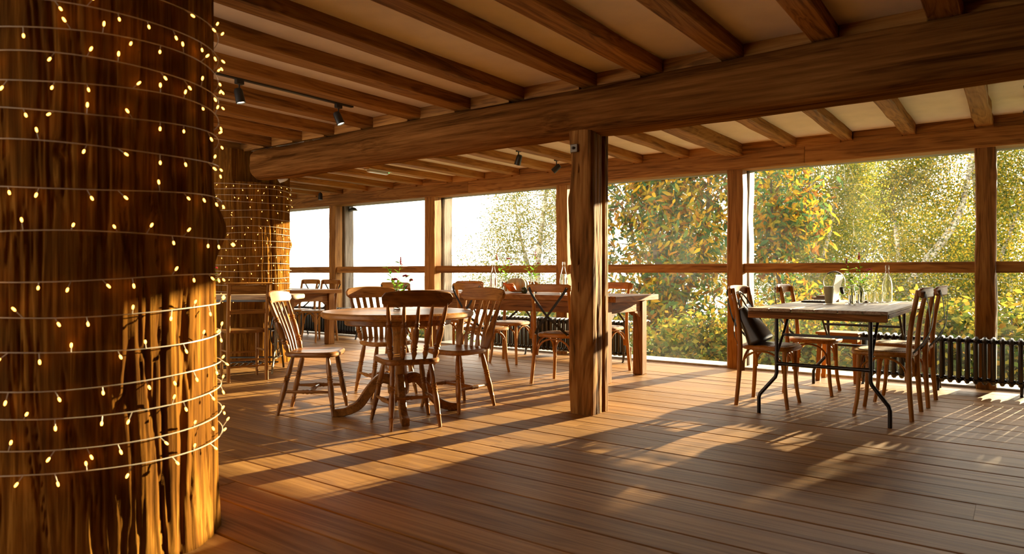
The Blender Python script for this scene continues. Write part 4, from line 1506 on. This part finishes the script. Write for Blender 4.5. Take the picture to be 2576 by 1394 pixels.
t = thing('security_camera', 'small white camera fixed to the far trunk under the log beam', 'camera', (-6.66, 4.62, 2.03), .4)
m = MB(); box(m, 0, .03, -.02, .02, .02, .06, .004); m.build('bracket', flat('white_plastic_shell', (.65, .63, .6), .4), t)
m = MB(); lathe(m, [(.0003, -.05), (.022, -.05), (.026, 0), (.022, .045), (.0003, .05)], 14, Matrix.Translation((.06, 0, .03)) @ Matrix.Rotation(math.radians(70), 4, 'Y')); m.build('body', flat('white_plastic_body', (.65, .63, .6), .4), t)
t = thing('wall_lamp', 'small grey outdoor lamp fixed outside under the header by the sky pane', 'lamp', (-8.985, 7.60, 2.06))
m = MB(); box(m, 0, .02, -.03, .03, -.02, .06, .004); m.build('bracket', STEEL, t)
m = MB(); lathe(m, [(.07, -.012), (.072, 0), (.05, .03), (.02, .045), (.0003, .048)], 18, Matrix.Translation((.09, 0, .0))); m.build('shade', STEEL, t)

# ================================================================== OUTDOORS
def ground_z(x, y):
    d = np.clip(y - 7.8, 0, None)
    return -.30 - .16 * np.minimum(d, 12) - .05 * np.clip(d - 12, 0, 60) - .004 * np.clip(d - 72, 0, None)
gx = np.concatenate([np.linspace(-700, -60, 18), np.linspace(-50, 40, 46), np.linspace(50, 700, 18)])
gy = np.concatenate([np.linspace(7.8, 40, 34), np.linspace(45, 120, 16), np.linspace(140, 900, 18)])
GX, GY = np.meshgrid(gx, gy, indexing='ij')
GZ = ground_z(GX, GY) + (fbm(GX * .3 + 50, GY * .3, GX * 0, 3, 2) - .5) * .25 * np.clip((GY - 8.5) / 4, 0, 1)
far = np.clip((GY - 140) / 500, 0, 1)
GZ = GZ + far * (fbm(GX * .006 + 9, GY * .004 + 3, GX * 0, 3, 77) - .3) * 16
co = np.stack([GX, GY, GZ], -1).reshape(-1, 3)
ni, nj = GX.shape
i, j = np.meshgrid(np.arange(ni - 1), np.arange(nj - 1), indexing='ij')
q = np.stack([i * nj + j, (i + 1) * nj + j, (i + 1) * nj + j + 1, i * nj + j + 1], -1).reshape(-1, 4)
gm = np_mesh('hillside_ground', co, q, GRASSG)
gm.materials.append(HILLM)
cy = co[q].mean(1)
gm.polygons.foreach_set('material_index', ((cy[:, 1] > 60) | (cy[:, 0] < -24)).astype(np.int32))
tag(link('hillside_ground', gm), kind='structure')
m = MB(); box(m, XL, 6, 7.78, 8.45, -.45, -.22, .01); tag(m.build('terrace_edge', STONE), kind='structure')

def leaf_arrays(cent, length, width, droop, rg, fold=True):
    n = len(cent)
    d = rg.normal(size=(n, 3)); d[:, 2] = d[:, 2] * .6 - droop
    d /= np.linalg.norm(d, axis=1)[:, None]
    nrm = rg.normal(size=(n, 3))
    s = np.cross(d, nrm); s /= np.linalg.norm(s, axis=1)[:, None]
    L = (length * rg.uniform(.65, 1.25, n))[:, None]
    Wd = (width * rg.uniform(.7, 1.2, n))[:, None]
    up = np.cross(s, d)
    if fold:
        V = np.stack([cent, cent + d * L * .35 + s * Wd, cent + d * L * .7 + s * Wd * .8 + up * L * .03, cent + d * L - up * L * .12,
                      cent + d * L * .7 - s * Wd * .8 + up * L * .03, cent + d * L * .35 - s * Wd], 1)
        F = np.array([[0, 1, 2, 5], [5, 2, 3, 4]])
    else:
        V = np.stack([cent, cent + d * L * .5 + s * Wd, cent + d * L, cent + d * L * .5 - s * Wd], 1)
        F = np.array([[0, 1, 2, 3]])
    k = V.shape[1]
    Q = (np.arange(n)[:, None, None] * k + F[None]).reshape(-1, 4)
    return V.reshape(-1, 3), Q, (d, up, s, L[:, 0], Wd[:, 0])

def tree(name, label, base, stems, crowns, n_leaf, leaf, lmat, bark, seed, droop=.5, sig=(.3, .3, .35), fold=False, group=None, singles=0, cat='tree'):
    """stems: list of (points, radius); crowns: list of (centre, radii, clusters)"""
    rg = np.random.default_rng(seed)
    r = random.Random(seed)
    root = thing(name, label, cat, base, 0, group)
    B = Vector(base)
    wood_mb = MB()
    nodes = []
    for pts, rad in stems:
        p = smooth_path([Vector(q) - B for q in pts], 5)
        tube(wood_mb, p, [rad * (1 - .75 * k / (len(p) - 1)) for k in range(len(p))], 8)
        nodes += p[len(p) // 4:]
    cl = []
    for c, rad, nc in crowns:
        for _ in range(nc):
            v = rg.normal(size=3); v /= np.linalg.norm(v)
            v = v * rg.random() ** .45
            cl.append(np.array(c) - np.array(base) + v * np.array(rad))
    for k, c in enumerate(cl):
        if k % 2 and len(cl) > 40:
            continue
        cv = Vector(c)
        low = [q for q in nodes if q.z < cv.z + .3] or nodes
        a = min(low, key=lambda q: (q - cv).length + r.random() * .6)
        mid = a.lerp(cv, .5) + Vector((r.gauss(0, .12), r.gauss(0, .12), r.uniform(.0, .25)))
        L0 = (cv - a).length
        tube(wood_mb, smooth_path([a, mid, cv], 4), [max(.006, .010 + .010 * L0) * (1 - .8 * q / 8) for q in range(9)], 5, cap=False)
        for _ in range(3):
            e = cv + Vector((r.gauss(0, sig[0]), r.gauss(0, sig[1]), r.gauss(0, sig[2]) - droop * .2)) * 1.2
            tube(wood_mb, [mid.lerp(cv, .6), cv.lerp(e, .5) + Vector((0, 0, .06)), e], [.009, .006, .003], 4, cap=False)
    wood_mb.build('trunk_and_branches', bark, root)
    cl = np.array(cl)
    pick = rg.integers(0, len(cl), n_leaf)
    cent = cl[pick] + rg.normal(size=(n_leaf, 3)) * np.array(sig) - np.array([0, 0, droop * .15])
    keep = cent[:, 2] + base[2] > ground_z(cent[:, 0] + base[0], cent[:, 1] + base[1]) + .03
    cent = cent[keep]
    if singles:
        d = np.linalg.norm(cent + np.array(base), axis=1)
        zz = (cent + np.array(base))[:, 2]
        order = np.argsort(d + 50 * ((zz < .1) | (zz > 3.6)))
        sel = order[:singles]
        rest = np.ones(len(cent), bool); rest[sel] = False
        v1, q1, _ = leaf_arrays(np.zeros((1, 3)), 1.0, leaf[1] / leaf[0], droop, np.random.default_rng(1), True)
        one = MB()
        one.add([(0, 0, 0), (leaf[1] / leaf[0], .35, 0), (.8 * leaf[1] / leaf[0], .7, .03), (0, 1, -.12), (-.8 * leaf[1] / leaf[0], .7, .03), (-leaf[1] / leaf[0], .35, 0)],
                [(0, 1, 2, 5), (5, 2, 3, 4)])
        me = one.mesh('leaf', lmat)
        for k in sel:
            s = leaf[0] * r.uniform(.7, 1.2)
            o = link('leaf', me, root, cent[k], orient((r.gauss(0, 1), r.gauss(0, 1), r.gauss(0, .6) - droop), r.uniform(-3, 3)))
            o.scale = (s, s, s)
        cent = cent[rest]
    V, Q, _ = leaf_arrays(cent, leaf[0], leaf[1], droop, rg, fold)
    f = link('foliage', np_mesh('foliage', V, Q, lmat, False), root)
    tag(f, kind='stuff')
    return root

def gz(x, y):
    return float(ground_z(np.array([x]), np.array([y]))[0])
GT = 'trees outside the windows'
# sweet chestnut with large leaves, framed by the bay right of the bolted post
b = (-7.9, 17.8, gz(-7.9, 17.8))
tree('chestnut_tree', 'large-leaved autumn chestnut seen through the bay right of the bolted post', b,
     [([b, (-7.9, 17.8, .2), (-8.2, 17.7, 2.0), (-8.5, 17.9, 4.2), (-8.6, 17.9, 6.5)], .15), ([b, (-7.5, 17.9, .0), (-6.9, 18.1, 1.8), (-6.7, 18.0, 4.0), (-6.5, 18.1, 6)], .12),
      ([b, (-8.4, 18, .2), (-9.0, 18.1, 1.8), (-9.4, 18.2, 4.0)], .11)],
     [((-8.0, 17.8, 3.0), (2.3, 1.4, 2.9), 95), ((-7.9, 17.5, -.1), (2.3, 1.2, 1.4), 36)], 9500, (.25, .042), CHESTNUT_L, BARK, 31, droop=.8, sig=(.30, .30, .32), fold=True, group=GT, singles=280)
b = (-5.4, 20.0, gz(-5.4, 20.0))
tree('chestnut_tree', 'young chestnut with orange leaves at the left edge of the wide right bay', b,
     [([b, (-5.45, 20, .5), (-5.6, 19.9, 2.2), (-5.7, 20, 4.4)], .09), ([b, (-5.2, 20, .4), (-4.9, 19.9, 2.0), (-4.6, 19.9, 3.6)], .07)],
     [((-5.4, 19.9, 2.6), (1.1, .9, 2.0), 36), ((-5.2, 19.7, -.2), (1.3, .9, 1.0), 18)], 3200, (.25, .042), CHESTNUT_L, BARK, 32, droop=.8, sig=(.28, .28, .30), fold=True, group=GT, singles=120)
# birches
b = (-12.6, 18.2, gz(-12.6, 18.2))
tree('birch_tree', 'thin-leaved birch in the bay left of the bolted post', b,
     [([b, (-12.5, 18.2, 0), (-12.3, 18.1, 2), (-12.0, 18.2, 4.5), (-12.0, 18.2, 7)], .13), ([b, (-12.7, 18.3, .5), (-13.2, 18.2, 2.5), (-13.6, 18.2, 5)], .09)],
     [((-12.3, 18.2, 3.6), (2.1, 1.6, 2.6), 80), ((-14.2, 18.2, 1.6), (1.6, 1.2, 1.5), 18), ((-12.6, 18.0, .2), (2.4, 1.4, 1.1), 30)], 36000, (.060, .022), GREENBIRCH_L, BIRCH, 41, droop=.9, sig=(.24, .24, .42), group=GT)
def birch(label, x, y, stems, crowns, n, seed, mat=BIRCH_L, leaf=(.075, .028), sig=(.34, .34, .48)):
    b = (x, y, gz(x, y))
    tree('birch_tree', label, b, [([b] + p, r_) for p, r_ in stems], crowns, n, leaf, mat, BIRCH, seed, droop=.8, sig=sig, group=GT)
birch('golden birch with forked pale trunk filling the left half of the wide right bay', -6.2, 26.6, [([(-6.2, 26.6, 0), (-6.0, 26.6, 3), (-6.3, 26.7, 6), (-6.2, 26.7, 9)], .17), ([(-6.0, 26.6, .5), (-5.4, 26.6, 3.0), (-5.2, 26.6, 6)], .11)],
      [((-6.4, 26.6, 4.2), (2.6, 2.0, 3.6), 100), ((-6.2, 26.2, .2), (2.6, 1.6, 1.6), 46)], 80000, 51, GREENBIRCH_L)
birch('golden birch with a leaning grey trunk in the right half of the wide right bay', -6.4, 55.0, [([(-7.0, 55, -1.6), (-5.5, 55, 1.4), (-3.4, 55, 4.8), (-2.5, 55.1, 9.5)], .46), ([(-6.7, 55.2, 0), (-7.2, 55.2, 5.0), (-7.8, 55.2, 12)], .24)],
      [((-6.5, 55, 7.6), (3.7, 2.6, 6.2), 90), ((-5.4, 54.6, -.4), (4.6, 2.4, 3.0), 50)], 52000, 52, BIRCH_L, (.15, .057), (.6, .6, .9))
birch('yellow birch with bare dark branches behind the right-hand window post', -1.5, 56.0, [([(-1.7, 56, 0), (-2.2, 56, 4.0), (-2.6, 56, 9), (-2.5, 56, 15)], .30), ([(-1.4, 56, .5), (-.3, 56, 4.5), (.9, 56, 9.0)], .20)],
      [((-1.1, 56, 6.6), (2.9, 2.4, 5.8), 64), ((-.9, 55.7, -.6), (3.6, 2.2, 3.0), 36)], 36000, 53, BIRCH_L, (.15, .057), (.6, .6, .9))
# broad tree right of the picture, its crown shades the right-hand windows
b = (3.2, 13.2, gz(3.2, 13.2))
tree('maple_tree', 'broad yellow tree close outside the right-hand corner, mostly out of the picture', b, [([b, (3.2, 13.2, 0), (3.1, 13.2, 2), (3.3, 13.2, 5)], .16), ([b, (3.4, 13.2, .4), (4.3, 13.2, 2.5)], .10)],
     [((3.3, 13.2, 3.4), (2.5, 1.3, 1.6), 120), ((3.4, 13.2, 2.35), (2.65, 1.3, .42), 110)], 56000, (.12, .048), BIRCH_L, BARK, 61, droop=.5, sig=(.3, .3, .3), group=GT)
# distant woods
for k, (x, y, rx, lab) in enumerate([(-14.5, 70, 7.0, 'far yellow woodland tree between the chestnut and the golden birches'), (-4.5, 78, 8.0, 'far yellow woodland tree behind the leaning birch'), (-29, 70, 7.0, 'far woodland tree behind the large-leaved chestnut')]):
    zb = gz(x, y)
    tree('woodland_tree', lab, (x, y, zb), [([(x, y, zb), (x, y, zb + 4), (x + .4, y, zb + 9)], .22)], [((x, y, zb + 8.5), (rx, 3.4, 6.0), 110)], 26000, (.23, .09), SHRUB_L if k != 1 else BIRCH_L, BARK, 70 + k, droop=.4, sig=(.9, .9, .9), group=GT)
# undergrowth below the windows
for k, (x, y, rx, rz, lab) in enumerate([(-9.2, 13.6, 1.0, .8, 'leafy shrub outside, left of the chestnut trunks'), (-7.1, 11.8, .9, .75, 'leafy shrub at the foot of the chestnut, left side'), (-4.9, 11.9, .8, .65, 'leafy shrub at the foot of the chestnut, right side'),
                                         (-3.5, 12.3, .9, .75, 'leafy shrub outside behind the chair with the bag'), (-2.3, 12.6, .95, .85, 'leafy shrub outside behind the folding table'), (-1.2, 12.4, .9, .85, 'leafy shrub outside behind the right radiator'),
                                         (-.1, 12.2, .9, .8, 'leafy shrub outside below the rightmost pane'), (-15.5, 17.0, 1.3, .9, 'pale shrub outside below the open sky pane')]):
    zb = gz(x, y)
    tree('shrub', lab, (x, y, zb), [([(x, y, zb), (x + .05, y, zb + .5), (x, y, zb + 1.1)], .03), ([(x, y, zb), (x + .25, y, zb + .5), (x + .4, y, zb + 1.0)], .02)],
         [((x, y, zb + rz * .8), (rx, .7, rz), 26)], 4200, (.12, .040), SHRUB_L, BARK, 90 + k, droop=.3, sig=(.2, .2, .2), group='shrubs under the windows', cat='shrub')
